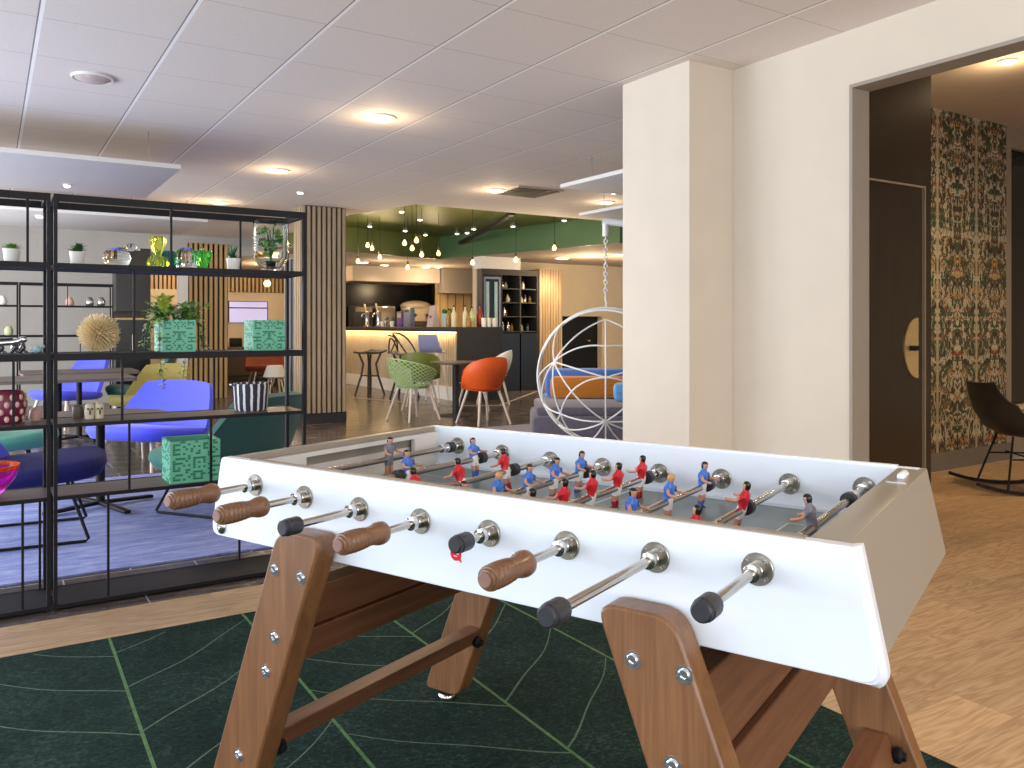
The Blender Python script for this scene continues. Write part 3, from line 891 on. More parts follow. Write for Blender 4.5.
# pendant bulbs
PB = [(5.043, 12.196, 2.495), (5.26, 12.532, 2.485), (5.206, 12.093, 2.306), (4.915, 12.278, 2.243), (4.895, 10.513, 2.378), (4.817, 9.971, 2.365), (4.985, 10.457, 2.306), (5.319, 10.837, 2.26), (5.755, 11.152, 2.32), (5.575, 11.858, 2.144), (5.945, 10.44, 2.143), (6.477, 10.102, 2.183), (6.948, 9.803, 2.358)]
PN = ['upper left of the far left cluster', 'second of the far left pair', 'lower right of the far left cluster', 'lowest at the slatted column', 'left one of the middle cluster', 'topmost of the middle cluster', 'centre one of the middle cluster', 'lower right of the middle cluster', 'alone right of the middle cluster', 'hanging lowest over the bar counter', 'left of the bottle cabinet', 'over the bottle cabinet', 'nearest the white hanging chair chain']
base = None
for (x, y, z), nm in zip(PB, PN):
    t = thing('pendant_bulb', 'glowing bare bulb on a black cord, ' + nm, 'pendant lamp', (x, y, z), 0, 'bare pendant bulbs under the green ceiling')
    if base is None:
        base = (B().lathe([(0, -.042), (.016, -.039), (.028, -.026), (.031, -.012), (.028, .004), (.016, .024), (.012, .04)], 'bulb', seg=14).mesh('bulb'),
                B().lathe([(.017, .038), (.018, .075), (.008, .095), (0, .097)], 'bronze', seg=12).mesh('lamp_holder'))
    for nm2, me in zip(('bulb', 'lamp_holder'), base):
        o = bpy.data.objects.new(nm2, me); COL.objects.link(o); o.parent = t
    B().cyl((0, 0, .09), (0, 0, 2.93 - z), .004, 'black', seg=6).obj('cord', t)
for p_, e_ in (((5.1, 11.0, 2.25), 22), ((5.9, 10.55, 2.1), 20), ((5.15, 12.4, 2.45), 16), ((6.5, 10.2, 2.15), 22), ((6.95, 9.9, 2.3), 22), ((9.3, 12.0, 2.1), 42), ((8.0, 15.8, 2.1), 26), ((10.5, 11.6, 2.1), 45), ((6.6, 15.0, 2.1), 14)): lamp('POINT', p_, e_, WARM, .1)

# ================================================================== RUGS
rug = thing('area_rug', 'dark green leaf patterned carpet under the football table', 'rug', (0, 0, 0))
B().box((-2.6, -1.5, 0.0), (2.25, 3.55, .006), 'rug').obj('pile', rug)
b1 = B()


def ribbon(b, pts, w0, w1, m, z=.0066):
    n = len(pts)
    for i in range(n - 1):
        p, q = Vector(pts[i]), Vector(pts[i + 1])
        d = (q - p).normalized(); x = Vector((-d.y, d.x))
        wa = w0 + (w1 - w0) * i / (n - 1); wb = w0 + (w1 - w0) * (i + 1) / (n - 1)
        b.face([(*(p - x * wa), z), (*(p + x * wa), z), (*(q + x * wb), z), (*(q - x * wb), z)], m)


for k in range(-5, 4):
    X = .39 + .507 * k
    ribbon(b1, [(X + .006 * math.sin(y * 2.1 + k), y) for y in [-1.4 + .15 * i for i in range(33)] + [3.545]], .0055, .0055, 'vein')
    if k % 2: continue
    for sgn in (-1, 1):
        for j in range(-13, 4):
            y0 = 2.65 + .34 * j + .075 * math.sin(k * 2.3) + (.03 if sgn > 0 else 0)
            L = .50
            pts = []
            for i in range(11):
                tt = i / 10
                px = X + sgn * L * tt; py = y0 + L * (.66 * tt + .22 * tt * tt) + .010 * math.sin(tt * 8 + j)
                if py < 3.545 and px < 2.245: pts.append((px, py))
            if len(pts) > 2: ribbon(b1, pts, .0034, .0022, 'vein2', .0064)
b1.obj('leaf_vein_pattern', rug, smooth=0)

tag(B().box((-2.6, 4.54, 0), (2.1, 7.3, .008), 'bluerug').obj('lounge_rug'), 'lavender blue streaked carpet under the lounge chairs behind the shelf', 'rug')

# ================================================================== FOOTBALL TABLE
K = 1.141
CXT, CYT = .53 * K, .35 * K
Lv = Vector((.39382, -.91919)); Wv = Vector((.91919, .39382))
O2 = Vector((.46842, 1.73228)) * K + Lv * CXT + Wv * CYT
TBL = thing('football_table', 'white table football game on slanted wooden legs standing on the green carpet', 'table football', (O2.x, O2.y, 0), math.atan2(Lv.y, Lv.x))


def tz(z): return 1.22 + (z - 1.18) * K
def tp(s, w, z): return Vector((s * K - CXT, w * K - CYT, tz(z)))


outline = rpoly([(-.115, .898), (-.150, .727), (1.207, .727), (1.172, .898)], [.012, .028, .028, .002])
outl = [(s * K - CXT, tz(z)) for s, z in outline]
b = B(); b.prism([(x, -CYT, z) for x, z in outl], (0, .021 * K, 0), 'edgeband', 'laminate'); o = b.obj('side_panel', TBL)
md = o.modifiers.new('bevel', 'BEVEL'); md.width = .0028; md.segments = 2; md.limit_method = 'ANGLE'; md.angle_limit = R(50)
inner = [(s * K - CXT, tz(z)) for s, z in rpoly([(-.095, .898), (-.128, .727), (1.185, .727), (1.152, .898)], .004)]
b = B(); b.prism([(x, .679 * K - CYT, z) for x, z in inner], (0, .021 * K, 0), 'laminate'); o = b.obj('side_panel', TBL)
md = o.modifiers.new('bevel', 'BEVEL'); md.width = .0028; md.segments = 2; md.limit_method = 'ANGLE'; md.angle_limit = R(50)
# chamfered pale edge strip wrapped round the right end of the near panel
path = rpoly([(1.165, .727), (1.207, .727), (1.172, .898), (1.1715, .899)], [0, .028, 0, 0], 6)[:-1]
b = B(); rings = []
for i_, (s_, z_) in enumerate(path):
    a_ = Vector(path[max(i_ - 1, 0)]); c_ = Vector(path[min(i_ + 1, len(path) - 1)]); d_ = (c_ - a_).normalized(); n_ = Vector((d_.y, -d_.x))
    g = min(1.0, i_ / 3)
    rings.append([b.bm.verts.new(tp(s_ + n_.x * o_ * g, w_, z_ + n_.y * o_ * g)) for o_, w_ in ((-.004, .0005), (.0, .0005), (.003, .003), (.008, .009), (.0085, .0235), (-.004, .0235))])
for r0_, r1_ in zip(rings[:-1], rings[1:]):
    b._tag([b.bm.faces.new((r0_[k_], r0_[(k_ + 1) % 6], r1_[(k_ + 1) % 6], r1_[k_])) for k_ in range(6)], 'edgeband')
b._tag([b.bm.faces.new(rings[0][::-1]), b.bm.faces.new(rings[-1])], 'edgeband')
b.obj('edge_band', TBL, smooth=25)
# taupe trim along the top edges between the end caps
for w0 in (.006, .6885):
    p, q = tp(-.025, w0, .898), tp(1.110, w0 + .0145, .900)
    B().box(p, q, 'edge' if w0 < .1 else 'laminate').obj('edge_trim', TBL)
# end panels and caps
for sgn, s_top, s_bot, s_in in ((1, 1.162, 1.196, 1.112), (-1, -.105, -.139, -.083)):
    a = [tp(s_top, .021, .897), tp(s_bot, .021, .735), tp(s_bot - sgn * .02, .021, .735), tp(s_top - sgn * .02, .021, .897)]
    B().prism(a, (0, .679 * K, 0), 'beige').obj('end_panel', TBL)
    lo, hi = sorted((s_top, s_in))
    cap = B().box(tp(lo, .021, .884), tp(hi, .679, .8975), 'beige', bev=.002).box(tp(min(s_top, s_top - sgn * .012), .679, .884), tp(max(s_top, s_top - sgn * .012), .700, .8975), 'beige').obj('end_cap', TBL)
    if sgn > 0:
        B().box(tp(1.122, .50, .8976), tp(1.155, .505, .8986), 'laminate').obj('ball_slot', cap)
        B().lathe([(0, 0), (.007, .002), (.0085, .010), (.0085, .055), (.006, .062), (0, .063)], 'laminate', tp(1.138, .55, .9), (0, 1, 0), 14).obj('score_counter', cap)
    # inner end wall with the goal mouth
    e = B()
    w_in = s_in - sgn * .012
    lo, hi = sorted((s_in, w_in))
    e.box(tp(lo, .021, .782), tp(hi, .20, .884), 'paleinner'); e.box(tp(lo, .58, .782), tp(hi, .679, .884), 'paleinner'); e.box(tp(lo, .20, .874), tp(hi, .58, .884), 'paleinner')
    e.obj('goal_wall', TBL)
    g0, g1 = sorted((s_in + sgn * .012, s_in + sgn * .017))
    B().box(tp(g0, .19, .75), tp(g1, .59, .884), 'paleinner').obj('goal_back', TBL)
# pitch
B().box(tp(-.083, .021, .783), tp(1.112, .679, .793), 'field').obj('pitch', TBL)
pit = [o for o in kids(TBL) if o.name.startswith('pitch')][0]
b = B()
zf = tz(.793) + .0006
for s0, s1, w0, w1 in ((.538, .544, .03, .67), (.0, .14, .17, .173), (.0, .14, .527, .53), (.138, .141, .17, .53), (.942, 1.08, .17, .173), (.942, 1.08, .527, .53), (.939, .942, .17, .53)):
    b.box((s0 * K - CXT, w0 * K - CYT, zf - .0004), (s1 * K - CXT, w1 * K - CYT, zf), 'line')
for cs, cw, rr in ((.541, .35, .10),):
    c = tp(cs, cw, .793); n = 40
    for i in range(n):
        a0, a1 = 2 * math.pi * i / n, 2 * math.pi * (i + 1) / n
        b.face([(c.x + r_ * math.cos(a_), c.y + r_ * math.sin(a_), zf) for r_, a_ in ((rr, a0), (rr, a1), (rr + .004, a1), (rr + .004, a0))], 'line')
b.obj('pitch_marking', pit, smooth=0)
B().box(tp(-.12, .021, .728), tp(1.178, .679, .738), 'beige').obj('base_panel', TBL)
# corner ramps on the pitch and side rails
for w0, w1 in ((.021, .034), (.666, .679)):
    B().box(tp(-.083, w0, .793), tp(1.112, w1, .799), 'laminate').obj('pitch_rail', TBL)

# legs: slanted planks outside the body, bolts, chrome levelling feet
SL = .385


def leg_center(z, side): return .1855 - SL * (.73 - z) if side < 0 else 1.06 - .1855 + .046 + SL * (.73 - z)


for side in (-1, 1):
    for wo, wi, near in ((-.056, -.004, True), (.704, .756, False)):
        zt, zb = (.786 if side < 0 else .779), .142
        ds = (-.012 if near else (-.040 if side < 0 else 0.0))
        ct, cb = leg_center(zt, side) + ds, leg_center(zb, side) + ds
        hw = .061
        poly = rpoly([(cb - hw, zb), (cb + hw, zb), (ct + hw, zt), (ct - hw, zt)], [.022, .028, .034, .034], 6)
        lg = B().prism([((s * K - CXT), wo * K - CYT, tz(z)) for s, z in poly], (0, (wi - wo) * K, 0), 'legwood').obj('leg', TBL)
        md = lg.modifiers.new('bevel', 'BEVEL'); md.width = .005; md.segments = 2; md.limit_method = 'ANGLE'; md.angle_limit = R(50)
        wf = wo if near else wi
        dy = -1 if near else 1
        for zz, off in (((.709, -.038), (.706, .038), (.578, .013), (.506, .014), (.318, .004)) if side < 0 else ((.709, -.026), (.706, .050), (.578, -.016), (.506, -.016), (.318, .0))):
            c = tp(leg_center(zz, side) + off + ds, wf, zz)
            bb = B().lathe([(.0150, 0), (.0150, .0018), (.0100, .0019), (.0100, .0045), (.0085, .0058), (.0050, .0058), (.0046, .003), (0, .003)], 'silver', c, (0, dy, 0), 14)
            bb.obj('bolt', lg)
        c = tp(cb, (wo + wi) / 2, zb)
        zb_ = c.z
        B().lathe([(.026, .0062), (.031, .010), (.031, .020), (.026, .026), (.012, .028), (.012, zb_)], 'chrome', (c.x, c.y, 0), (0, 0, 1), 18).obj('levelling_foot', lg)
    # cross beams between the two legs of this end
    def beam(z0, z1, thick, off, m='beamwood', nm='cross_beam', w0=-.004, w1=.704):
        za, zb2 = z0, z1
        ca, cb2 = leg_center(za, side) + off, leg_center(zb2, side) + off
        poly = [(ca - thick / 2, za), (ca + thick / 2, za), (cb2 + thick / 2, zb2), (cb2 - thick / 2, zb2)]
        o = B().prism([(s * K - CXT, w0 * K - CYT, tz(z)) for s, z in poly], (0, (w1 - w0) * K, 0), m).obj(nm, TBL)
        md = o.modifiers.new('bevel', 'BEVEL'); md.width = .003; md.segments = 2
        return o
    beam(.585, .675, .050, 0.0)
    beam(.515, .583, .070, 0.0)
    br = beam(.308, .352, .046, 0.0, nm='brace')
    for w_, dy in ((.690, 1), (.012, -1)):
        c = tp(leg_center(.318, side) + .024, w_, .318)
        B().lathe([(.015, 0), (.018, .004), (.018, .014), (.010, .02), (.010, .026), (0, .027)], 'black', c, (1, 0, 0), 14).obj('barrel_nut', br)
B().box(tp(.10, .08, .700), tp(.20, .62, .728), 'beamwood').obj('mounting_block', TBL)
B().box(tp(.91, .08, .700), tp(1.01, .62, .728), 'beamwood').obj('mounting_block', TBL)


# players: one skinned figure evaluated to a mesh, coloured by height
def player_mesh():
    V = []; E = []; RR = []
    def v(p, r, link=None):
        V.append(p); RR.append(r); i = len(V) - 1
        if link is not None: E.append((link, i))
        return i
    pel = v((0, 0, .0), .0095)
    wa = v((0, 0, .012), .0085, pel); ch = v((0, 0, .026), .0105, wa); sh = v((0, 0, .033), .0075, ch)
    nk = v((0, 0, .040), .0042, sh); hd = v((.001, 0, .047), .0078, nk); hd2 = v((.001, 0, .054), .0082, hd); tp_ = v((0, 0, .060), .0045, hd2)
    for s in (-1, 1):
        sd = v((0, s * .012, .031), .0048, sh); el = v((.007, s * .019, .020), .0036, sd); ha = v((.021, s * .0215, .018), .0032, el)
        v((.027, s * .021, .019), .0030, ha)
        hp = v((0, s * .0062, -.006), .0072, pel); kn = v((.002, s * .0068, -.026), .0052, hp); an = v((0, s * .0072, -.046), .0042, kn)
        v((.009, s * .0078, -.0485), .0038, an)
    me = bpy.data.meshes.new('figure_skeleton')
    me.from_pydata(V, E, []); me.update()
    o = bpy.data.objects.new('figure_skeleton', me); COL.objects.link(o)
    m1 = o.modifiers.new('skin', 'SKIN'); m1.use_smooth_shade = True
    for i, sv in enumerate(me.skin_vertices[0].data):
        sv.radius = (RR[i], RR[i] * (1.25 if i in (pel, wa, ch, sh) else 1.0)); sv.use_root = (i == pel)
    m2 = o.modifiers.new('subdivision', 'SUBSURF'); m2.levels = 1
    dg = bpy.context.evaluated_depsgraph_get()
    out = bpy.data.meshes.new_from_object(o.evaluated_get(dg))
    bpy.data.objects.remove(o)
    return out


PM = player_mesh()


def kit(name, shirt, shorts, sock, hair):
    me = PM.copy(); me.name = name
    me.materials.clear()
    for m in ('skin', shirt, shorts, sock, 'boot', hair): me.materials.append(M[m])
    for p in me.polygons:
        c = p.center
        if c.z > .042: i = 5 if (c.z > .0545 or c.x < .0012 or (abs(c.y) > .0062 and c.z > .047)) else 0
        elif c.z > .0075:
            i = 1
            if abs(c.y) > .0155 and c.x > .0035: i = 0
        elif c.z > -.017: i = 2
        elif c.z > -.029: i = 0
        elif c.z > -.0435: i = 3
        else: i = 4
        p.material_index = i; p.use_smooth = True
    return me


KITS = {'blue': kit('blue_player', 'shirtblue', 'shorts', 'shirtblue', 'hairdark'),
        'blond': kit('blond_player', 'shirtblue', 'shorts', 'shirtblue', 'hairblond'),
        'red': kit('red_player', 'shirtred', 'shorts', 'sockred', 'hairdark'),
        'grey': kit('grey_player', 'shirtgrey', 'shirtgrey', 'skin', 'hairdark')}
RODS = [  # near end w, handle?, players (w, kit), facing, tilt
    (-0.203, True, [(.402, 'grey')], 1, 4),
    (-0.205, True, [(.304, 'blue'), (.553, 'blue')], 1, -6),
    (-0.184, False, [(.16, 'red'), (.307, 'red'), (.479, 'red')], -1, 10),
    (-0.201, True, [(.115, 'blue'), (.229, 'blond'), (.341, 'blue'), (.450, 'blue'), (.562, 'blue')], 1, 8),
    (-0.095, False, [(.125, 'red'), (.238, 'red'), (.348, 'red'), (.462, 'red'), (.579, 'red')], -1, -6),
    (-0.220, True, [(.22, 'blue'), (.386, 'blond'), (.562, 'blue')], 1, 6),
    (-0.303, False, [(.134, 'red'), (.371, 'red')], -1, -14),
    (-0.206, False, [(.279, 'grey')], -1, 8)]
GRIP = [(0, 0), (.0105, 0), (.0125, .002), (.0125, .005), (.0155, .0055), (.0165, .009), (.0165, .011), (.0192, .0115), (.0205, .016), (.0205, .022), (.0190, .0245), (.0207, .028), (.0212, .032), (.0193, .0355), (.0210, .039), (.0214, .043), (.0193, .0465),
        (.0208, .050), (.0211, .054), (.0189, .0575), (.0202, .061), (.0204, .065), (.0183, .0685), (.0194, .072), (.0194, .076), (.0176, .0795), (.0182, .083), (.0176, .090), (.0184, .099), (.0212, .110), (.0224, .120), (.0212, .130), (.0170, .1355), (.010, .137)]
grip_me = B().lathe([(r, h) for r, h in GRIP], 'gripwood', (0, 0, 0), (0, 1, 0), 22, mf=lambda k: 'gripend' if k < 2 else 'gripwood').lathe([(.004, 0), (.004, .0228), (.003, .0236), (0, .0236)], 'silver', (0, .119, 0), (-.75, 0, .66), 10).mesh('handle_grip', 32)
cap_me = B().lathe([(0, 0), (.0125, 0), (.0155, .0025), (.0155, .010), (.0172, .011), (.0172, .038), (.0160, .042), (.009, .043)], 'rubber', (0, 0, 0), (0, 1, 0), 18).mesh('end_cap', 40)
rub_me = B().lathe([(.009, 0), (.0165, .001), (.0165, .021), (.009, .022)], 'rubber', (0, 0, 0), (0, 1, 0), 16).mesh('bumper')
sp_me = B().lathe([(.0085, 0), (.0125, .001), (.0125, .012), (.0105, .014), (.0105, .020), (.0125, .022), (.0125, .034), (.009, .035)], 'chrome', (0, 0, 0), (0, 1, 0), 16).mesh('bearing_sleeve')
b = B(); b.lathe([(.0255, 0), (.0255, .004), (.0245, .005), (.0125, .005), (.0125, .016), (.0115, .0175), (.0115, .021), (.0135, .0215), (.0135, .033), (.0082, .034)], 'nickel', (0, 0, 0), (0, -1, 0), 28, mf=lambda k: 'nickel' if k < 3 else ('rubber' if k in (5, 6) else 'chrome'))
for i in range(4):
    a = R(45 + 90 * i); b.lathe([(.0038, .0045), (.0038, .0062), (.0022, .0062), (.0018, .0045), (0, .0045)], 'silver', (.0195 * math.cos(a), 0, .0195 * math.sin(a)), (0, -1, 0), 8)
fl_me = b.mesh('bushing', 25)


def inst(name, me, parent, loc, rot=(0, 0, 0)):
    o = bpy.data.objects.new(name, me); COL.objects.link(o); o.parent = parent; o.location = loc; o.rotation_euler = rot
    return o


for k, (we, grip, pls, face, tilt) in enumerate(RODS):
    q = (k - 3.5) / 3.5
    zr = 1.18 - .3454 + .0153 * q * q
    c0 = tp(.15 * k, 0, zr)
    fx, fz = c0.x, c0.z
    def yw(w): return w * K - CYT
    far_end = yw(.7) + (.10 if grip else .05)
    rod = B().cyl((0, yw(we) + .012, 0), (0, far_end, 0), .0078, 'steel', seg=14).obj('rod', TBL, (fx, 0, fz))
    if grip:
        inst('handle_grip', grip_me, rod, (0, yw(we), 0)).scale = (1, .91, 1); inst('rod_end_cap', cap_me, rod, (0, far_end + .03, 0), (0, 0, math.pi))
    else:
        inst('rod_end_cap', cap_me, rod, (0, yw(we), 0)); inst('handle_grip', grip_me, rod, (0, far_end + .11, 0), (0, 0, math.pi))
    inst('bushing', fl_me, TBL, (fx, yw(0), fz)); inst('bushing', fl_me, TBL, (fx, yw(.679), fz)); inst('bushing', fl_me, TBL, (fx, yw(.021), fz), (0, 0, math.pi)); inst('bushing', fl_me, TBL, (fx, yw(.7), fz), (0, 0, math.pi))
    for w_, kt in pls:
        p = inst('player_figure', KITS[kt], rod, (0, yw(w_), 0), (0, R(tilt * (1 if face > 0 else 1)), 0 if face > 0 else math.pi))
        p.scale = (1.22, 1.22, 1.06)
        p['label'] = {'blue': 'player figure in blue shirt', 'blond': 'blond player figure in blue shirt', 'red': 'player figure in red shirt', 'grey': 'goalkeeper figure in grey'}[kt]
    if k in (0, 7):
        inst('bearing_sleeve', sp_me, rod, (0, yw(.679) - (.085 if k == 0 else .145), 0)); inst('bumper', rub_me, rod, (0, yw(.679) - (.05 if k == 0 else .17), 0))
    else:
        far_p = max(w for w, _ in pls)
        inst('bumper', rub_me, rod, (0, yw(far_p) + .026, 0)); inst('bumper', rub_me, rod, (0, yw(min(w for w, _ in pls)) - .048, 0))
c = tp(-.112, 0, .747)
B().lathe([(.017, 0), (.017, .003), (.014, .005), (0, .005)], 'chrome', c, (0, -1, 0), 18).obj('chrome_stud', TBL)
# small round red sticker with a tail and two white marks, on the near panel
st = thing('sticker_holder', '', '', (0, 0, 0)); bpy.data.objects.remove(st)
c = tp(.529, 0, .789); n = 24
pts = [(c.x + .0135 * math.cos(2 * math.pi * i / n), c.z + .0135 * math.sin(2 * math.pi * i / n)) for i in range(n)]
pts = [(c.x + .014, c.z - .016) if i == 21 else p for i, p in enumerate(pts)]
sk = B().prism([(x, -CYT - .0002, z) for x, z in pts], (0, -.0006, 0), 'stickred').obj('red_sticker', TBL)
b = B()
for x0, z0, w_, h_ in ((-.007, .001, .005, .006), (.0015, .000, .006, .005), (-.005, -.005, .008, .0015)):
    b.box((c.x + x0, -CYT - .0011, c.z + z0), (c.x + x0 + w_, -CYT - .0008, c.z + z0 + h_), 'stickwhite')
b.obj('sticker_print', sk, smooth=0)

# ================================================================== SHELF UNIT
SX0, SX1, SY0, SY1, SH = 0.0, 1.10, 0.0, .30, 1.785
LEV = [(1.765, .018, 'black'), (1.470, .018, 'black'), (1.072, .026, 'black'), (.785, .012, 'shelfwood'), (.475, .012, 'shelfwood'), (.012, .012, 'black')]


def shelf_unit(label, loc, divs, group='black frame shelf modules'):
    t = thing('shelving_unit', label, 'shelf', loc, 0, group)
    for x in (SX0 + .007, SX1 - .007):
        for y in (SY0 + .0125, SY1 - .0125):
            B().box((x - .007, y - .0125, 0), (x + .007, y + .0125, SH), 'black').obj('post', t)
    for i, (z, th, m) in enumerate(LEV):
        if i == 0:
            b = B()
            for y in (SY0, SY1 - .02): b.box((.014, y, SH - .03), (SX1 - .014, y + .02, SH), 'black')
            for x in (0.0025, SX1 - .0225): b.box((x, .025, SH - .03), (x + .02, SY1 - .025, SH), 'black')
            b.obj('top_frame', t)
        else:
            b = B(); b.box((.002, .002, z), (SX1 - .002, SY1 - .002, z + th), m)
            b.obj('shelf_board', t)
            b = B(); b.box((.014, .0, z - .002), (SX1 - .014, .012, z + th + .002), 'black'); b.box((.014, SY1 - .012, z - .002), (SX1 - .014, SY1, z + th + .002), 'black')
            b.obj('shelf_rail', t)
    for x, y, z0, z1 in divs:
        B().box((x - .005, y - .005, z0), (x + .005, y + .005, z1), 'black').obj('divider_rod', t)
    return t


ZT, Z1, Z2, Z3, Z4, Z5 = 1.757, 1.488, 1.098, .797, .487, .024
XB, YS = .235, 4.02
divB = [(.708 - XB, .02, Z1, ZT), (1.085 - XB, .28, Z1, ZT), (.552 - XB, .02, Z2, 1.47), (.503 - XB, .02, Z3, 1.07), (.956 - XB, .28, Z3, 1.07), (.884 - XB, .02, Z4, .785), (.532 - XB, .02, Z4, .785), (.447 - XB, .02, Z5, .475), (1.08 - XB, .28, Z5, .475)]
XA = XB - 1.112
divA = [(.139 - XA, .02, Z1, ZT), (.088 - XA, .02, Z3, 1.07), (.121 - XA, .02, Z5, .475), (.196 - XA, .28, Z5, .475), (.5, .02, Z2, 1.47), (.45, .02, Z4, .785)]
shelf_unit('black steel shelf unit with dark boards holding mint planters and glass cacti', (XB, YS, 0), divB)
shelf_unit('black steel shelf module at the left photo edge, beside the planter shelf', (XA, YS, 0), divA)
XF = 1.436 - 1.10
shelf_unit('far black shelf unit with small ornaments against the pale wall, right module', (XF, 12.4, 0), [(.55, .02, Z1, ZT), (.35, .28, Z2, 1.47), (.7, .02, Z3, 1.07)], 'far shelf modules')
shelf_unit('far black shelf unit against the pale wall, module at the left photo edge', (XF - 1.112, 12.4, 0), [(.55, .02, Z1, ZT), (.8, .28, Z2, 1.47), (.4, .02, Z3, 1.07)], 'far shelf modules')
# tall black cabinet right of the far shelf
t = thing('tall_cabinet', 'tall black cabinet with a lit niche behind the gold urchin ornament', 'cabinet', (1.70, 12.5, 0))
b = B(); b.box((-.22, 0, 0), (.22, .4, 1.30), 'blackgloss'); b.box((-.22, 0, 1.42), (.22, .4, 2.3), 'blackgloss'); b.box((-.22, .37, 1.30), (.22, .4, 1.42), 'bronze'); b.obj('carcass', t)
B().box((-.2, .01, 1.303), (.2, .36, 1.33), 'slatwarm').obj('niche_shelf', t)
B().box((-.02, -.02, .8), (-.005, 0, 1.1), 'steel').obj('handle', t)


# ------------------------------------------------------------------ things on the shelf
def leaves_rosette(b, c, n, L, m, up=.6):
    for i in range(n):
        a = i * 2.4; e = .25 + up * (i / n)
        d = Vector((math.cos(a) * math.cos(e * 1.3), math.sin(a) * math.cos(e * 1.3), math.sin(e * 1.3)))
        b.leaf(Vector(c), d, (0, 0, 1), L * (1 - .35 * i / n), L * .42, m)


def succulent(x, z, label, kind=0):
    t = thing('potted_succulent', label, 'potted plant', (x, 4.2, z), kind * 1.1, 'small succulents in white pots')
    B().lathe([(0, 0), (.025, 0), (.027, .004), (.034, .062), (.035, .066), (.032, .066), (.030, .056), (0, .056)], 'potwhite', seg=22).obj('pot', t)
    b = B()
    leaves_rosette(b, (0, 0, .056), 26, .056 if kind < 2 else .045, 'leafdark' if kind else 'leaf', .75)
    if kind == 2:
        for i in range(9):
            a = i * .7; b.leaf((0, 0, .056), (math.cos(a) * .35, math.sin(a) * .35, 1), (0, 1, 0), .085, .018, 'leafdark')
    if kind == 1: leaves_rosette(b, (.012, 0, .075), 14, .05, 'leafdark', .9)
    b.obj('succulent_leaves', t, smooth=0)


succulent(.085, Z1, 'small green succulent in a white pot, top left at the photo edge', 0)
succulent(.339, Z1, 'small dark succulent in a white pot left of the glass bird', 1)
succulent(1.026, Z1, 'spiky succulent in a white pot left of the tall glass jar', 2)

# glass bird
t = thing('glass_bird', 'clear round glass bird with raised head on the top shelf', 'ornament', (.500, 4.2, Z1))
b = B(); b.lathe([(0, 0), (.032, .001), (.052, .016), (.060, .042), (.054, .070), (.034, .088), (0, .094)], 'glass', seg=24)
b.obj('body', t)
b = B(); b.ball((.060, 0, .098), .021, 'glass', sc=(1.2, .8, .9)); b.lathe([(.009, 0), (.005, .018), (0, .024)], 'glass', (.078, 0, .094), (1, 0, -.3), 10); b.obj('head', t)


def fluted(b, prof, m, org, n=10, amp=.10, seg=40):
    """ribbed cactus body"""
    rings = []
    o = Vector(org)
    for r, h in prof:
        rings.append([b.bm.verts.new(o + Vector((r * (1 + amp * math.cos(n * 2 * math.pi * i / seg)) * math.cos(2 * math.pi * i / seg), r * (1 + amp * math.cos(n * 2 * math.pi * i / seg)) * math.sin(2 * math.pi * i / seg), h))) for i in range(seg)])
    fs = [b.bm.faces.new(rings[0][::-1]), b.bm.faces.new(rings[-1])]
    for k in range(len(rings) - 1):
        for i in range(seg): fs.append(b.bm.faces.new((rings[k][i], rings[k][(i + 1) % seg], rings[k + 1][(i + 1) % seg], rings[k + 1][i])))
    b._tag(fs, m)


t = thing('glass_cactus', 'lime yellow glass cactus of two stacked lobes on the top shelf', 'ornament', (.672, 4.17, Z1), 0, 'coloured glass cacti')
b = B(); fluted(b, [(.024, 0), (.043, .010), (.047, .030), (.036, .052), (.020, .062)], 'glassyellow', (0, 0, 0)); b.obj('lower_lobe', t)
b = B(); fluted(b, [(.014, .062), (.020, .085), (.031, .112), (.036, .132), (.030, .150), (.013, .157)], 'glassyellow', (0, 0, 0), 8); b.obj('upper_lobe', t)
t = thing('glass_cactus', 'dark bottle green glass cactus behind the lime one', 'ornament', (.738, 4.27, Z1), 0, 'coloured glass cacti')
b = B(); fluted(b, [(.03, 0), (.046, .015), (.05, .05), (.042, .08), (.02, .095)], 'glassdark', (0, 0, 0)); b.obj('body', t)
b = B(); b.ball((-.055, 0, .085), .02, 'glassdark', sc=(1, 1, 1.4)); b.tube([(-.03, 0, .06), (-.05, 0, .065), (-.055, 0, .075)], .011, 'glassdark'); b.ball((.05, 0, .085), .014, 'glassdark'); b.tube([(.03, 0, .06), (.046, 0, .07), (.05, 0, .08)], .009, 'glassdark'); b.obj('arm', t)
t = thing('glass_cactus', 'clear ribbed glass cactus globe on the top shelf', 'ornament', (.800, 4.17, Z1), 0, 'coloured glass cacti')
b = B(); fluted(b, [(.026, 0), (.042, .010), (.050, .038), (.050, .064), (.040, .090), (.022, .104), (.008, .107)], 'glass', (0, 0, 0), 12); b.obj('body', t)
t = thing('glass_cactus', 'emerald glass cactus with two arms right of the clear globe', 'ornament', (.878, 4.22, Z1), 0, 'coloured glass cacti')
b = B(); fluted(b, [(.024, 0), (.028, .015), (.029, .06), (.025, .09), (.013, .104)], 'glassgreen', (0, 0, 0), 9); b.obj('body', t)
b = B()
for s in (-1, 1):
    b.tube([(s * .026, 0, .045), (s * .036, 0, .052), (s * .038, 0, .07)], .010, 'glassgreen'); b.ball((s * .038, 0, .082), .014, 'glassgreen', sc=(1, 1, 1.3))
b.ball((.0, -.01, .105), .012, 'glass'); b.obj('arm', t)

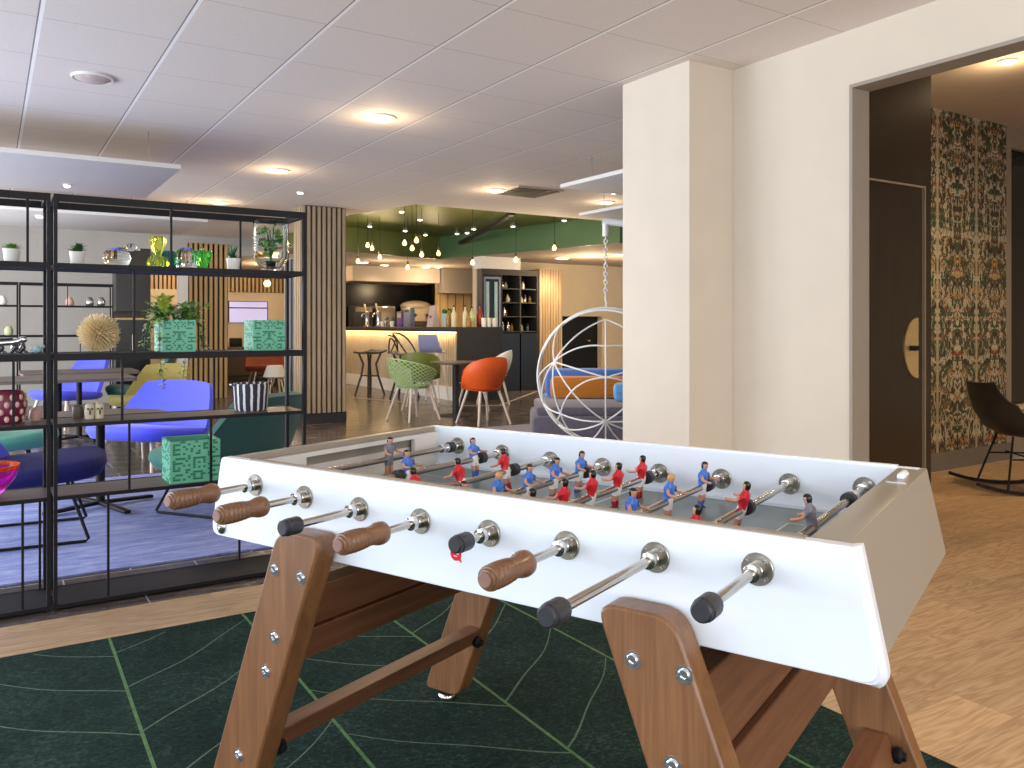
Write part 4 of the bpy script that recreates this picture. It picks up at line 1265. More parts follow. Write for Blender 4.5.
# tall glass jar with plant
t = thing('glass_terrarium', 'tall clear glass jar with a leafy plant at the right end of the top shelf', 'terrarium', (1.212, 4.2, Z1))
b = B(); b.lathe([(.040, 0), (.045, .004), (.048, .02), (.082, .065), (.088, .075), (.088, .245), (.084, .262), (.076, .262), (.084, .245), (.084, .078), (.045, .028), (0, .022)], 'glass', seg=32, caps=False); b.lathe([(0, 0), (.04, 0)], 'glass', caps=False, seg=32); b.obj('jar', t)
b = B(); b.lathe([(0, .024), (.022, .024), (.026, .06), (.022, .062), (0, .062)], 'soil', seg=14); b.obj('soil_plug', t)
b = B()
for i in range(6):
    a = i * 1.05; h = .12 + .012 * i
    b.tube([(0, 0, .06), (.008 * math.cos(a), .008 * math.sin(a), .1), (.018 * math.cos(a), .018 * math.sin(a), h + .05)], .003, 'leafdark', 6)
for i in range(40):
    a = random.uniform(0, 6.28); h = random.uniform(.09, .225); rr = random.uniform(.0, .035)
    b.leaf((rr * math.cos(a), rr * math.sin(a), h), (math.cos(a), math.sin(a), random.uniform(-.6, .9)), (random.uniform(-.5, .5), random.uniform(-1, 0), 1), random.uniform(.04, .055), random.uniform(.034, .046), ('leaf', 'leaf', 'leafdark')[i % 3])
b.obj('foliage', t, smooth=0)

# gold urchin
t = thing('urchin_ornament', 'champagne gold spiky urchin ornament on the middle shelf', 'ornament', (.425, 4.18, Z2))
b = B(); b.ball((0, 0, .088), .028, 'urchin'); b.obj('core', t)
b = B()
random.seed(3)
for i in range(430):
    zc = 1 - 2 * (i + .5) / 430; a = i * 2.39996; rr = math.sqrt(1 - zc * zc)
    d = Vector((rr * math.cos(a), rr * math.sin(a), zc))
    L = random.uniform(.08, .096)
    if d.z < -.85: L = min(L, .085)
    x = d.orthogonal().normalized(); y = d.cross(x)
    c = Vector((0, 0, .088))
    base = [b.bm.verts.new(c + d * .024 + (x * math.cos(q) + y * math.sin(q)) * .0016) for q in (0, 2.1, 4.2)]
    tip = [b.bm.verts.new(c + d * L + (x * math.cos(q) + y * math.sin(q)) * .0034) for q in (0, 2.1, 4.2)]
    fs = [b.bm.faces.new((base[k], base[(k + 1) % 3], tip[(k + 1) % 3], tip[k])) for k in range(3)] + [b.bm.faces.new(tip)]
    b._tag(fs, 'urchin')
o = b.obj('quill_cover', t, smooth=0); o['kind'] = 'stuff'


# mint planters with dark green mosaic pattern
def planter(label, x0, x1, z, w, h, pattern, y=4.10):
    t = thing('planter_box', label, 'planter', ((x0 + x1) / 2, y + w / 2, z), 0, 'mint planters with green mosaic')
    hx, hy = (x1 - x0) / 2, w / 2
    b = B()
    for lo, hi in (((-hx, -hy, 0), (hx, -hy + .012, h)), ((-hx, hy - .012, 0), (hx, hy, h)), ((-hx, -hy + .012, 0), (-hx + .012, hy - .012, h)), ((hx - .012, -hy + .012, 0), (hx, hy - .012, h)), ((-hx + .012, -hy + .012, 0), (hx - .012, hy - .012, .012))): b.box(lo, hi, 'mint')
    B().box((-hx + .013, -hy + .013, .013), (hx - .013, hy - .013, h * .62), 'soil').obj('soil', t)
    nr, nc = len(pattern), len(pattern[0])
    cw, chh = 2 * hx / nc, h / nr
    for r_ in range(nr):
        for c_ in range(nc):
            if pattern[r_][c_] == '#':
                x = -hx + c_ * cw; zz = h - (r_ + 1) * chh
                b.box((x, -hy - .0012, zz + chh * .08), (x + cw, -hy, zz + chh * .92), 'deepgreen')
    # same mosaic on the left side, half of the columns
    ny = 12
    for r_ in range(nr):
        for c_ in range(ny):
            if pattern[(r_ * 5 + 3) % nr][(c_ * 7 + r_) % nc] == '#' and (r_ + c_) % 2:
                y_ = -hy + c_ * w / ny; zz = h - (r_ + 1) * chh
                for sx in (-1, 1):
                    b.box((min(sx * hx, sx * (hx + .0012)), y_, zz + chh * .08), (max(sx * hx, sx * (hx + .0012)), y_ + w / ny, zz + chh * .92), 'deepgreen')
    b.obj('box', t, smooth=0)
    return t


PATA = ['.#....#...#....#....', '.####..#.#.#.#.####.', '.#..#...#...#..#..#.', '.#.....#.#.#.#......', '.####....#....####..', '....................',
        '......########......', '..##...#.##.#...##..', '......#..##..#......', '#####....##....#####', '..#.....####.....#..', '#####..#....#..#####', '......#......#......',
        '..###..#.##.#..###..', '..#..#...##...#..#..', '..###...#..#...###..', '....................']
PATB = ['....##....#......#..', '.###...#.....##..##.', '.#...#...#.#.#......', '.###..#.#....##..#..', '.#......#..#......#.', '.###.#....##...###..', '.......#.......#....',
        '..####.#.#####..####', '.#....#..#...#..#...', '.####....#.#.#..##..', '.#...#.#.#.....#....', '.#.#.....#.#.#..####', '.###..##.......#....', '......#..####...##..', '..###...##..##.#....', '.#.....#.#..#...###.', '.###.#...####...#...', '....................']
p1 = planter('mint mosaic planter with trailing plant on the middle shelf', .677, .823, Z2, .22, .150, PATA, 4.075)
planter('mint mosaic planter at the right end of the middle shelf', 1.090, 1.246, Z2, .17, .150, PATA, 4.075)
planter('larger mint mosaic planter on the lower shelf behind the wooden grips', .708, .932, Z4, .21, .195, PATB, 4.065)
# trailing plant in planter 1
b = B()
random.seed(11)
for i in range(22):
    a = random.uniform(0, 6.28); r0 = random.uniform(.02, .05)
    p0 = Vector((r0 * math.cos(a), r0 * math.sin(a), .11)); tip = p0 + Vector((math.cos(a) * .07, math.sin(a) * .05, random.uniform(.06, .11)))
    b.tube(bez(p0, p0 + Vector((0, 0, .08)), tip, 4), .0015, 'leafdark', 5)
    for k in range(14):
        c = p0.lerp(tip, random.uniform(.4, 1.0)) + Vector((random.uniform(-.03, .03), random.uniform(-.03, .03), random.uniform(-.02, .02)))
        b.leaf(c, (random.uniform(-1, 1), random.uniform(-1, 1), random.uniform(-.2, .8)), (0, 0, 1), random.uniform(.03, .045), random.uniform(.02, .03), random.choice(['leaf', 'leaf', 'leafdark', 'leafpale']))
for k in range(34):
    b.leaf((random.uniform(-.07, -.02), random.uniform(-.06, .06), random.uniform(.17, .25)), (random.uniform(-1, 1), random.uniform(-1, 1), .5), (0, 0, 1), .045, .035, 'leafyellow')
b.obj('foliage', p1, smooth=0)
PATHS = [[(-.05, -.08, .14), (-.085, -.125, .16), (-.092, -.135, .06), (-.085, -.135, -.06), (-.07, -.135, -.16)],
         [(-.05, -.02, .14), (-.10, -.03, .17), (-.115, -.04, .09), (-.12, -.05, .01)],
         [(-.05, .04, .14), (-.10, .05, .17), (-.125, .04, .08), (-.13, .03, .015)],
         [(.05, -.03, .14), (.10, -.04, .17), (.11, -.04, .08), (.115, -.05, .012)],
         [(.05, .03, .14), (.105, .03, .18), (.13, .02, .10), (.135, .0, .015)],
         [(.05, .08, .14), (.075, .20, .17), (.08, .205, .05), (.085, .205, -.06), (.075, .205, -.15)]]
for path in PATHS:
    b = B()
    path = [Vector(p) for p in path]
    b.tube(path, .0014, 'leafdark', 5)
    for i in range(len(path) - 1):
        for k in range(14):
            c = path[i].lerp(path[i + 1], random.random()) + Vector((random.uniform(-.012, .012), random.uniform(-.012, .012), 0))
            b.leaf(c, (random.uniform(-1, 1), random.uniform(-.8, .3), random.uniform(-.8, .4)), (0, 0, 1), random.uniform(.020, .032), random.uniform(.016, .024), random.choice(['leaf', 'leafpale', 'leafpale', 'leafdark']) if i > 1 else random.choice(['leaf', 'leafdark', 'leafyellow']))
    b.obj('trailing_vine', p1, smooth=0)

# striped basket
t = thing('striped_basket', 'navy and white striped round basket on the third shelf', 'basket', (1.115, 4.21, Z3))
B().lathe([(0, 0), (.074, 0), (.080, .01), (.088, .125), (.086, .135), (.080, .135), (.074, .02), (0, .018)], 'stripepot', seg=36).obj('body', t)
for s in (-1, 1):
    b = B(); b.tube(bez((s * .086, -.025, .128), (s * .12, 0, .135), (s * .086, .025, .128), 8), .004, 'stripepot', 8); b.obj('handle', t)

# small figures and vases at the left edge
t = thing('zebra_ornament', 'black and silver striding animal ornament at the left edge of the middle shelf', 'ornament', (.075, 4.19, Z2), 0)
b = B(); b.tube([(-.075, 0, .052), (-.03, 0, .048), (.01, 0, .05), (.04, 0, .058)], .013, 'silver', 10); b.ball((.052, 0, .062), .015, 'silver', sc=(1.2, .8, 1)); b.obj('body', t)
b = B()
for x in (-.07, -.028, .02, .052):
    b.tube([(x, 0, .046), (x - .01, .006, .026), (x + .018, .008, .003)], .006, 'silver', 8)
    b.tube([(x, 0, .046), (x + .006, -.006, .026), (x - .014, -.008, .003)], .006, 'boot', 8)
b.obj('leg_set', t)
b = B(); b.tube([(-.075, 0, .063), (-.03, 0, .06), (.015, 0, .062)], .008, 'boot', 8); b.obj('mane', t)
t = tag(B().ball((0, 0, .017), .018, 'aqua', sc=(1.25, 1, .95)).ball((.018, 0, .03), .009, 'aqua', sc=(1.3, 1, 1)).ball((-.02, 0, .02), .009, 'aqua').obj('bird_ornament', None, (.182, 4.2, Z2)), 'tiny pale aqua bird ornament at the left shelf post', 'ornament')
t = thing('patterned_lantern', 'maroon lantern vase with pale pink drops, cut by the left photo edge', 'vase', (.065, 4.2, Z3))
B().lathe([(0, 0), (.055, 0), (.065, .01), (.078, .06), (.074, .12), (.06, .142), (.055, .142), (.066, .11), (.066, .05), (.05, .012), (0, .01)], 'maroon', seg=28).obj('body', t)
b = B()
for r_ in range(4):
    for i in range(12):
        a = 2 * math.pi * (i + .5 * (r_ % 2)) / 12; zz = .022 + r_ * .031
        rr = (.0715, .0775, .078, .074)[r_]
        b.ball((rr * math.cos(a), rr * math.sin(a), zz), .010, 'pink', 8, 6, sc=(.35 + .65 * abs(math.sin(a)), .35 + .65 * abs(math.cos(a)), 1.35))
b.obj('drop_pattern', t)
t = tag(B().lathe([(0, 0), (.02, 0), (.026, .02), (.02, .05), (.008, .06), (0, .061)], 'pink', seg=16).obj('pink_ornament', None, (.175, 4.24, Z3)), 'small rose ornament right of the maroon lantern', 'ornament')
for x, lab in ((.388, 'left of the ivory mask pair on the third shelf'), (.428, 'right of the ivory mask pair on the third shelf')):
    t = thing('mask_ornament', 'small ivory carved ornament, ' + lab, 'ornament', (x, 4.2, Z3), 0, 'ivory ornaments')
    B().lathe([(0, 0), (.018, 0), (.0215, .03), (.018, .062), (.012, .068), (0, .068)], 'ivory', seg=14).obj('body', t)
    b = B(); b.box((-.012, -.0225, .042), (-.003, -.015, .05), 'bronze'); b.box((.003, -.0225, .042), (.012, -.015, .05), 'bronze'); b.box((-.0035, -.024, .02), (.0035, -.015, .042), 'bronze'); b.obj('face_carving', t)
tag(B().lathe([(0, 0), (.022, 0), (.026, .02), (.022, .055), (.016, .06), (0, .06)], 'bronze', seg=14).obj('bronze_cup', None, (.345, 4.25, Z3)), 'grey brown cup left of the ivory ornaments', 'cup')
# magenta glass bowl
t = thing('glass_bowl', 'magenta glass bowl with an orange rim cut by the left photo edge', 'bowl', (-.02, 4.17, Z4))
B().lathe([(0, 0), (.05, 0), (.075, .02), (.118, .075), (.135, .12), (.136, .138), (.128, .138), (.126, .12), (.108, .08), (.065, .028), (0, .014)], 'glassmagenta', seg=36, mf=lambda k: 'glassorange' if 4 <= k <= 6 else 'glassmagenta').obj('body', t)
# small things on the far shelf
for x, z, m, lab in ((.35 - .2, Z1, 'potwhite', 'white vase at the left on the far shelf'), (.72, Z1, 'lavender', 'pale lilac vase on the far shelf'), (.92, Z1, 'pink', 'blush vase on the far shelf'), (1.16, Z1, 'silver', 'silver cup on the far shelf'), (1.3, Z1, 'silver', 'second silver cup at the right end of the far shelf'), (.22, Z2, 'leafpale', 'pale green jar on the far shelf')):
    tag(B().lathe([(0, 0), (.04, 0), (.055, .03), (.05, .08), (.028, .11), (.034, .12), (0, .12)], m, seg=16).obj('vase', None, (x, 12.55, z)), lab, 'vase', 'vases on the far shelf')


# ================================================================== LOUNGE FURNITURE
def superellipse(a, c, n, p=3.0):
    out = []
    for i in range(n):
        t = 2 * math.pi * i / n
        out.append((a * math.copysign(abs(math.cos(t)) ** (2 / p), math.cos(t)), c * math.copysign(abs(math.sin(t)) ** (2 / p), math.sin(t))))
    return out


def lounge_chair(name, label, loc, rotz, seat_m, back_m, wood_legs=False, w=.78, bh=.80, group='upholstered lounge chairs', dz=0.0):
    """faceted shell chair, faces +x"""
    t = thing(name, label, 'chair', loc, rotz, group)
    b = B()
    rings = []
    for z, s in ((.33, .78), (.345, .92), (.385, 1.0), (.425, .98), (.44, .90)):
        rings.append([b.bm.verts.new((.02 + x * s * (1.0), y * s * (1.0 - .12 * (x > 0)), z - dz + .03 * (x / .34) * (1 if z > .36 else .3))) for x, y in superellipse(.36, w / 2, 28, 3.2)])
    fs = []
    for k in range(4):
        for i in range(28): fs.append(b.bm.faces.new((rings[k][i], rings[k][(i + 1) % 28], rings[k + 1][(i + 1) % 28], rings[k + 1][i])))
    fs += [b.bm.faces.new(rings[0][::-1]), b.bm.faces.new(rings[-1])]
    b._tag(fs, seat_m); b.obj('seat', t, smooth=60)
    b = B()
    G = []
    for i in range(9):
        u = i / 8
        row = []
        hw = (w / 2) * (1.0 - .30 * u ** 1.4)
        for j in range(11):
            v = -1 + 2 * j / 10
            row.append((-.27 - .20 * u + .10 * abs(v) ** 2.2 * (1 - .4 * u), v * hw, .40 - dz + (bh - .40 + dz) * u - .02 * abs(v) ** 3 * u))
        G.append(row)
    b.grid(G, back_m, .045); b.obj('backrest', t, smooth=60)
    if wood_legs:
        for sx in (-1, 1):
            for sy in (-1, 1):
                B().cyl((sx * .20, sy * .24, .335 - dz), (sx * .29, sy * .32, 0), .018, 'paleleg', .011, 12).obj('leg', t)
    else:
        for sy in (-1, 1):
            B().tube([(-.16, sy * .22, .335 - dz), (-.27, sy * .31, .02), (-.255, sy * .315, .0095), (.26, sy * .315, .0095), (.275, sy * .31, .02), (.17, sy * .22, .335 - dz)], .009, 'black', 8).obj('sled_leg', t)
        B().tube([(-.0, -.26, .33 - dz), (0, .26, .33 - dz)], .006, 'black', 8).obj('seat_support', t)
    return t


ZR = .0085     # top of the lounge carpet
lounge_chair('lounge_chair', 'bright ultramarine lounge chair with pale wooden legs behind the shelf', (1.17, 7.80, 0), R(218), 'blue', 'blue', True, 1.05, .70, dz=.09)
lounge_chair('lounge_chair', 'sea green lounge chair turned away with dark green back, nearest the table corner', (1.33, 5.70, ZR), R(126), 'teal', 'pine_green', False, .98, .755, dz=.05)
lounge_chair('lounge_chair', 'navy blue lounge seat on a black sled frame at the left photo edge', (.22, 5.50, ZR), R(-4), 'navy', 'blue', False, .80, .80)
lounge_chair('lounge_chair', 'sea green seat behind the navy one at the left photo edge', (.06, 7.0, ZR), R(2), 'teal', 'teal', False, .72, .7)
lounge_chair('lounge_chair', 'olive lounge chair standing behind the ultramarine chair', (1.50, 10.0, 0), R(228), 'olive', 'olive', True, .78, .76)
lounge_chair('lounge_chair', 'blue chair behind the farther dark table', (.80, 11.3, 0), R(215), 'blue', 'blue', True, .7, .84)
lounge_chair('lounge_chair', 'dark green chair between the blue and olive chairs, back turned', (1.62, 11.45, 0), R(160), 'pine_green', 'pine_green', True, .6, .84)


def cross_table(name, label, loc, r, h, top, square=None, rotz=0.0, ped='black'):
    t = thing(name, label, 'table', loc, rotz, 'dark lounge tables')
    b = B()
    if square:
        b.prism([(x, y, h - .03) for x, y in rpoly([(-square[0], -square[1]), (square[0], -square[1]), (square[0], square[1]), (-square[0], square[1])], .04)], (0, 0, .03), top)
    else:
        b.lathe([(0, h - .022), (r - .006, h - .022), (r, h - .016), (r, h - .004), (r - .004, h), (0, h)], top, seg=40)
    b.obj('table_top', t)
    B().cyl((0, 0, .03), (0, 0, h - .022), .028, ped, seg=16).obj('column', t)
    for i in range(4):
        a = R(20 + 90 * i)
        B().obox((0, 0, .035), (.36 * math.cos(a), .36 * math.sin(a), .018), .045, .022, ped, bev=.004).obj('foot', t)
    return t


cross_table('side_table', 'low round dark table on a black cross base beside the navy seat', (.63, 6.12, ZR), .42, .62, 'tabletop')
cross_table('dining_table', 'rectangular smoked oak table in the lounge, nearer of the two', (.55, 8.75, 0), 0, .74, 'tabletop', (.62, .42))
cross_table('dining_table', 'rectangular smoked oak table in the lounge, farther of the two', (.82, 9.95, 0), 0, .74, 'tabletop', (.55, .38))

# furniture of the farther room
lounge_chair('armchair', 'rust red armchair in the farther room, left of the striped basket', (4.62, 16.3, 0), R(-95), 'redbrown', 'redbrown', True, .8, .85, 'farther room armchairs')
lounge_chair('armchair', 'rust brown armchair in the farther room, behind the striped basket', (5.3, 16.9, 0), R(-120), 'redbrown', 'redbrown', True, .8, .85, 'farther room armchairs')
t = thing('stool', 'pale round stool with cone seat behind the striped basket', 'stool', (4.02, 13.7, 0))
B().lathe([(0, .36), (.17, .36), (.19, .38), (.13, .55), (.11, .56), (0, .56)], 'offwhite', seg=24).obj('seat', t)
for i in range(4):
    a = R(45 + 90 * i); B().cyl((.1 * math.cos(a), .1 * math.sin(a), .37), (.2 * math.cos(a), .2 * math.sin(a), 0), .014, 'wall_far', .01, 10).obj('leg', t)
t = thing('wall_screen', 'lavender lit projection screen on the farther wall', 'screen', (4.95, 18.9, 1.3))
B().box((-.42, 0, 0), (.42, .03, .46), 'screen').obj('display', t)
b = B(); b.box((-.43, -.01, .31), (.43, 0, .335), 'black'); b.box((-.44, 0, .46), (.44, .03, .475), 'black'); b.box((-.44, 0, 0), (-.42, .03, .46), 'black'); b.box((.42, 0, 0), (.44, .03, .46), 'black'); b.obj('frame', t)
t = thing('sideboard', 'dark low sideboard under the projection screen', 'cabinet', (4.9, 18.6, 0))
B().box((-.8, 0, .1), (.8, .38, .75), 'bronze', bev=.008).obj('carcass', t)
for x in (-.4, .4): B().box((x - .38, -.015, .13), (x + .38, 0, .72), 'slatback').obj('door', t)
for sx in (-.7, .7): B().box((sx - .03, .05, 0), (sx + .03, .33, .1), 'black').obj('leg', t)
tag(B().box((-.13, 0, 0), (.13, .1, .2), 'black', bev=.01).cyl((0, .05, -.001), (0, .05, 0), .05, 'black').obj('loudspeaker', None, (4.62, 18.65, 1.3), smooth=30), 'small black loudspeaker at the lower left of the screen', 'speaker')
bpy.data.objects['loudspeaker'].location = (4.62, 18.65, .751)
# lamps in the farther room
t = thing('ceiling_fan', 'dark ceiling fan with a lit globe in the left opening', 'fan', (2.78, 15.8, 2.35))
B().cyl((0, 0, .05), (0, 0, .36), .015, 'fanblade').obj('rod', t)
B().lathe([(0, -.02), (.08, -.01), (.09, .04), (.03, .07), (0, .07)], 'fanblade').obj('motor', t)
B().ball((0, 0, -.06), .07, 'lampwarm', sc=(1, 1, .7)).obj('globe', t)
for i in range(5):
    a = R(20 + 72 * i); d_ = Vector((math.cos(a), math.sin(a), 0))
    B().obox(d_ * .08 + Vector((0, 0, .02)), d_ * .55 + Vector((0, 0, .02)), .12, .012, 'fanblade').obj('blade', t)
t = thing('pendant_lamp', 'lit globe pendant in the right opening of the farther room', 'pendant lamp', (5.0, 17.6, 2.12))
B().ball((0, 0, 0), .075, 'lampwarm').obj('globe', t); B().cyl((0, 0, .07), (0, 0, .6), .006, 'black', seg=6).obj('cord', t)
lamp('POINT', (5.0, 17.0, 2.3), 70, (1, .72, .42), .15); lamp('POINT', (2.9, 15.4, 2.2), 30, (1, .72, .42), .12)
# white folded curtain beside the right opening
t = tag(B().grid([[(4.5 + .02 * j, 14.4 + .03 * math.sin(j * 1.6), z) for j in range(13)] for z in (0.02, 2.4)], 'bluegrey', .004).obj('curtain', smooth=70), 'grey blue folded curtain beside the right opening', 'curtain')
t = tag(B().box((-.04, -.04, 0), (.04, .04, 2.42), 'white').box((-.05, -.05, 0), (.05, .05, .05), 'offwhite').obj('white_post', None, (4.82, 14.0, 0)), 'slim white post left of the slatted column', 'post')

# ================================================================== BAR
t = thing('bar_counter', 'long bar counter with fluted pale front and glowing light strip under its top', 'bar', (6.36, 11.67, 0))
b = B(); b.box((.06, .03, .0), (.62, 5.1, 1.12), 'barfront')
b.obj('body', t)
b = B()
for i in range(63):
    y = .04 + i * .08; b.box((.03, y, .22), (.06, y + .055, 1.10), 'barfront')
b.obj('fluted_front', t, smooth=0)
B().box((.02, .03, 0), (.06, 5.1, .22), 'white').obj('plinth', t)
B().box((.0, .0, 1.12), (.66, 5.12, 1.2), 'charcoal', bev=.004).obj('counter_top', t)
B().box((.004, .05, 1.105), (.05, 5.1, 1.119), 'led').obj('light_strip', t)
B().box((.0, -.02, 0), (.85, .028, 1.185), 'charcoal').obj('end_panel', t)
area('bar_light', (6.33, 14.3, 1.10), (0, R(-12), 0), 0.05, 5.0, 13, (1.0, .68, .28))
b = B(); b.box((.66, .03, 1.12), (.85, .7, 1.2), 'charcoal'); b.box((.62, .03, 0), (.85, .65, 1.12), 'charcoal'); b.obj('return_counter', t)


def on_bar(y, x=6.75): return (x, y, 1.2)


def tap(y, label):
    t = thing('beer_tap', label, 'beer tap', on_bar(y), 0, 'beer taps')
    B().lathe([(0, 0), (.07, 0), (.075, .015), (.05, .03), (.045, .05), (.042, .28), (.05, .30), (.045, .33), (0, .34)], 'silver', seg=20).obj('column', t)
    B().tube([(-.03, 0, .27), (-.10, 0, .27), (-.12, 0, .24), (-.12, 0, .20)], .012, 'silver').obj('spout', t)
    B().lathe([(.012, 0), (.02, .05), (.024, .13), (.012, .15)], 'cream_plastic', (-.03, 0, .33), (-.2, 0, 1), 12).obj('lever', t)


tap(16.35, 'chrome beer tap on the bar counter, nearer the slatted column'); tap(15.75, 'chrome beer tap on the bar counter, right one of the pair')
t = thing('back_counter', 'black back counter behind the bar carrying the coffee machine', 'counter', (7.1, 17.0, 0))
b = B(); b.box((-.5, .02, 0), (1.75, .58, 1.16), 'blackgloss'); b.obj('cabinet', t)
B().box((-.52, 0, 1.16), (1.78, .59, 1.2), 'charcoal').obj('worktop', t)
for k in range(4): B().box((-.47 + k * .56, .005, .08), (.05 + k * .56, .019, 1.1), 'charcoal').obj('door', t)
t = thing('coffee_machine', 'cream domed coffee machine on the back counter right of the taps', 'coffee machine', (8.33, 17.28, 1.2))
b = B(); b.box((-.30, -.2, .12), (.30, .2, .46), 'cream_plastic', bev=.03); b.box((-.34, -.24, .0), (.34, .22, .12), 'bronze', bev=.01); b.obj('body', t)
B().ball((0, 0, .48), .36, 'cream_plastic', sc=(1.05, .7, .34)).obj('dome', t)
for x in (-.15, .15): B().cyl((x, -.2, .28), (x, -.3, .26), .035, 'chrome').obj('brew_head', t)
for x, m, nm in ((6.98, 'charcoal', 'behind the beer taps'), (7.52, 'silver', 'between the taps and the coffee machine')):
    t = thing('bar_appliance', 'steel and black appliance on the back counter ' + nm, 'appliance', (x, 17.28, 1.2), 0, 'back bar appliances')
    B().box((-.22, -.18, 0), (.22, .18, .46), m, bev=.012).obj('body', t); B().box((-.19, -.19, .33), (.19, -.181, .43), 'chrome').obj('panel', t); B().cyl((0, -.181, .2), (0, -.23, .18), .03, 'chrome').obj('outlet', t)
tag(B().box((-.08, -.12, 0), (.08, .12, .3), 'purple', bev=.004).box((-.081, -.08, .18), (-.079, .08, .26), 'leafyellow').obj('carton', None, on_bar(14.9, 6.9)), 'purple and yellow carton on the bar counter', 'carton')
tag(B().box((-.05, -.15, 0), (.05, .15, .36), 'bluegrey', bev=.004).box((-.052, -.1, .28), (-.05, .1, .33), 'charcoal').obj('dark_carton', None, on_bar(14.4, 6.8)), 'grey carton standing right of the purple one', 'carton')
for i, y in enumerate((15.2, 15.05, 14.75)):
    tag(B().lathe([(0, 0), (.03, 0), (.04, .06), (.042, .11), (.034, .11), (.03, .02), (0, .015)], 'white' if i != 1 else 'silver', seg=14).obj('cup', None, on_bar(y, 6.6)), ('white cup nearest the beer taps', 'silver cup between two white ones', 'white cup in front of the cartons')[i], 'cup', 'cups on the bar')
tag(B().prism([(-.1, -.11, 0), (.05, -.11, 0), (-.02, -.11, .38)], (0, .22, 0), 'paper').box((-.084, -.02, .16), (-.07, .02, .2), 'maroon').obj('menu_card', None, on_bar(13.05, 6.65)), 'pale pink menu card standing on the bar counter', 'menu')
t = thing('ice_bucket', 'pale blue bucket with fruit on the bar counter', 'bucket', on_bar(12.62, 6.7))
B().lathe([(0, 0), (.09, 0), (.12, .22), (.125, .23), (.115, .23), (.085, .02), (0, .015)], 'aqua', seg=20).obj('body', t)
b = B()
for i in range(12): b.ball((random.uniform(-.07, .07), random.uniform(-.07, .07), .22 + random.uniform(0, .06)), .04, ('leafyellow', 'leaf', 'leafdark')[i % 3], 8, 6)
b.obj('fruit_filling', t)
BT = [(12.44, 'amber', .30, 'amber bottle right of the bucket'), (12.3, 'ivory', .36, 'tall pale dispenser, left of the pair on the bar'), (12.16, 'ivory', .36, 'tall pale dispenser, right of the pair on the bar'), (12.02, 'darkbottle', .24, 'dark squat bottle by the dispensers'), (11.92, 'leafpale', .33, 'pale green bottle on the bar end'), (11.8, 'amber', .2, 'low amber jar on the bar end')]
for y, m, h, lab in BT:
    t = thing('bottle', lab, 'bottle', on_bar(y, 6.72 + .12 * math.sin(y * 9)), 0, 'bottles on the bar counter')
    B().lathe([(0, 0), (.042, 0), (.045, .01), (.045, h * .62), (.03, h * .72), (.015, h * .8), (.014, h * .97), (0, h)], m, seg=16).obj('glass_body', t)
    B().lathe([(.016, h * .95), (.017, h), (0, h + .01)], 'black', seg=12).obj('stopper', t)
t = thing('bottle', 'red bottle standing at the bar end against the pine wall', 'bottle', (7.0, 12.05, 1.2), 0, 'bottles on the bar counter')
B().lathe([(0, 0), (.05, 0), (.055, .02), (.055, .2), (.02, .27), (.016, .36), (0, .36)], 'red', seg=16).obj('glass_body', t); B().cyl((0, 0, .355), (0, 0, .38), .018, 'black').obj('stopper', t)
for i, x in enumerate((6.92, 7.02, 7.12)):
    tag(B().lathe([(0, 0), (.035, 0), (.045, .1), (.045, .15), (.038, .15), (.03, .015), (0, .012)], 'potwhite', seg=14).obj('mug', None, (x, 11.78, 1.2)), ('leftmost white mug on the dark bar end', 'middle white mug on the dark bar end', 'rightmost white mug on the dark bar end')[i], 'cup', 'mugs on the bar end')

# tall cabinet with fridge and bottle shelves
t = thing('bottle_cabinet', 'tall dark cabinet with glazed fridge and open bottle shelves beside the bar', 'cabinet', (8.0, 13.0, 0))
b = B()
b.box((.0, .42, 0), (.84, .45, 2.2), 'charcoal'); b.box((.0, 0, 2.16), (.84, .45, 2.26), 'charcoal'); b.box((-.40, 0, 2.16), (.0, .17, 2.26), 'charcoal'); b.box((-.37, 0, 0), (.0, .17, .88), 'charcoal')
b.box((-.40, 0, 0), (-.37, .17, 2.16), 'charcoal')
for x in (-.0, .42, .81): b.box((x, 0, 0), (x + .03, .42, 2.16), 'charcoal')
b.obj('carcass', t)
f = B().box((-.37, .02, .9), (-.001, .17, 2.155), 'blackgloss').obj('fridge', t)
b = B(); b.box((-.36, -.012, .92), (-.33, .018, 2.12), 'bluegrey'); b.box((-.04, -.012, .92), (-.01, .018, 2.12), 'bluegrey'); b.box((-.33, -.012, .92), (-.04, .018, .96), 'bluegrey'); b.box((-.33, -.012, 2.08), (-.04, .018, 2.12), 'bluegrey'); b.obj('fridge_door_frame', f)
b = B()
for x, z0 in ((-.28, 1.0), (-.1, 1.0)): b.box((x - .03, -.004, z0), (x + .03, .018, 2.03), 'aqua')
b.obj('fridge_display', f)
B().box((.03, .0, .0), (.81, .42, 1.08), 'blackgloss').obj('lower_door', t)
for z in (1.1, 1.38, 1.64, 1.9):
    B().box((.03, .02, z), (.42, .42, z + .02), 'charcoal').obj('shelf', t); B().box((.45, .02, z), (.81, .42, z + .02), 'charcoal').obj('shelf', t)
b = B(); b.prism([(.85, -.03, 0), (1.42, .06, 0), (1.42, .1, 0), (.85, .45, 0)], (0, 0, 2.3), 'cabwood')
b.obj('wood_side_panel', t)
b = B()
for i in range(1, 8):
    u = i / 8; b.box((.85 + .57 * u - .004, -.034 + .09 * u, 0), (.85 + .57 * u + .004, -.028 + .09 * u, 2.29), 'slatback')
b.obj('panel_groove', t)
random.seed(5)
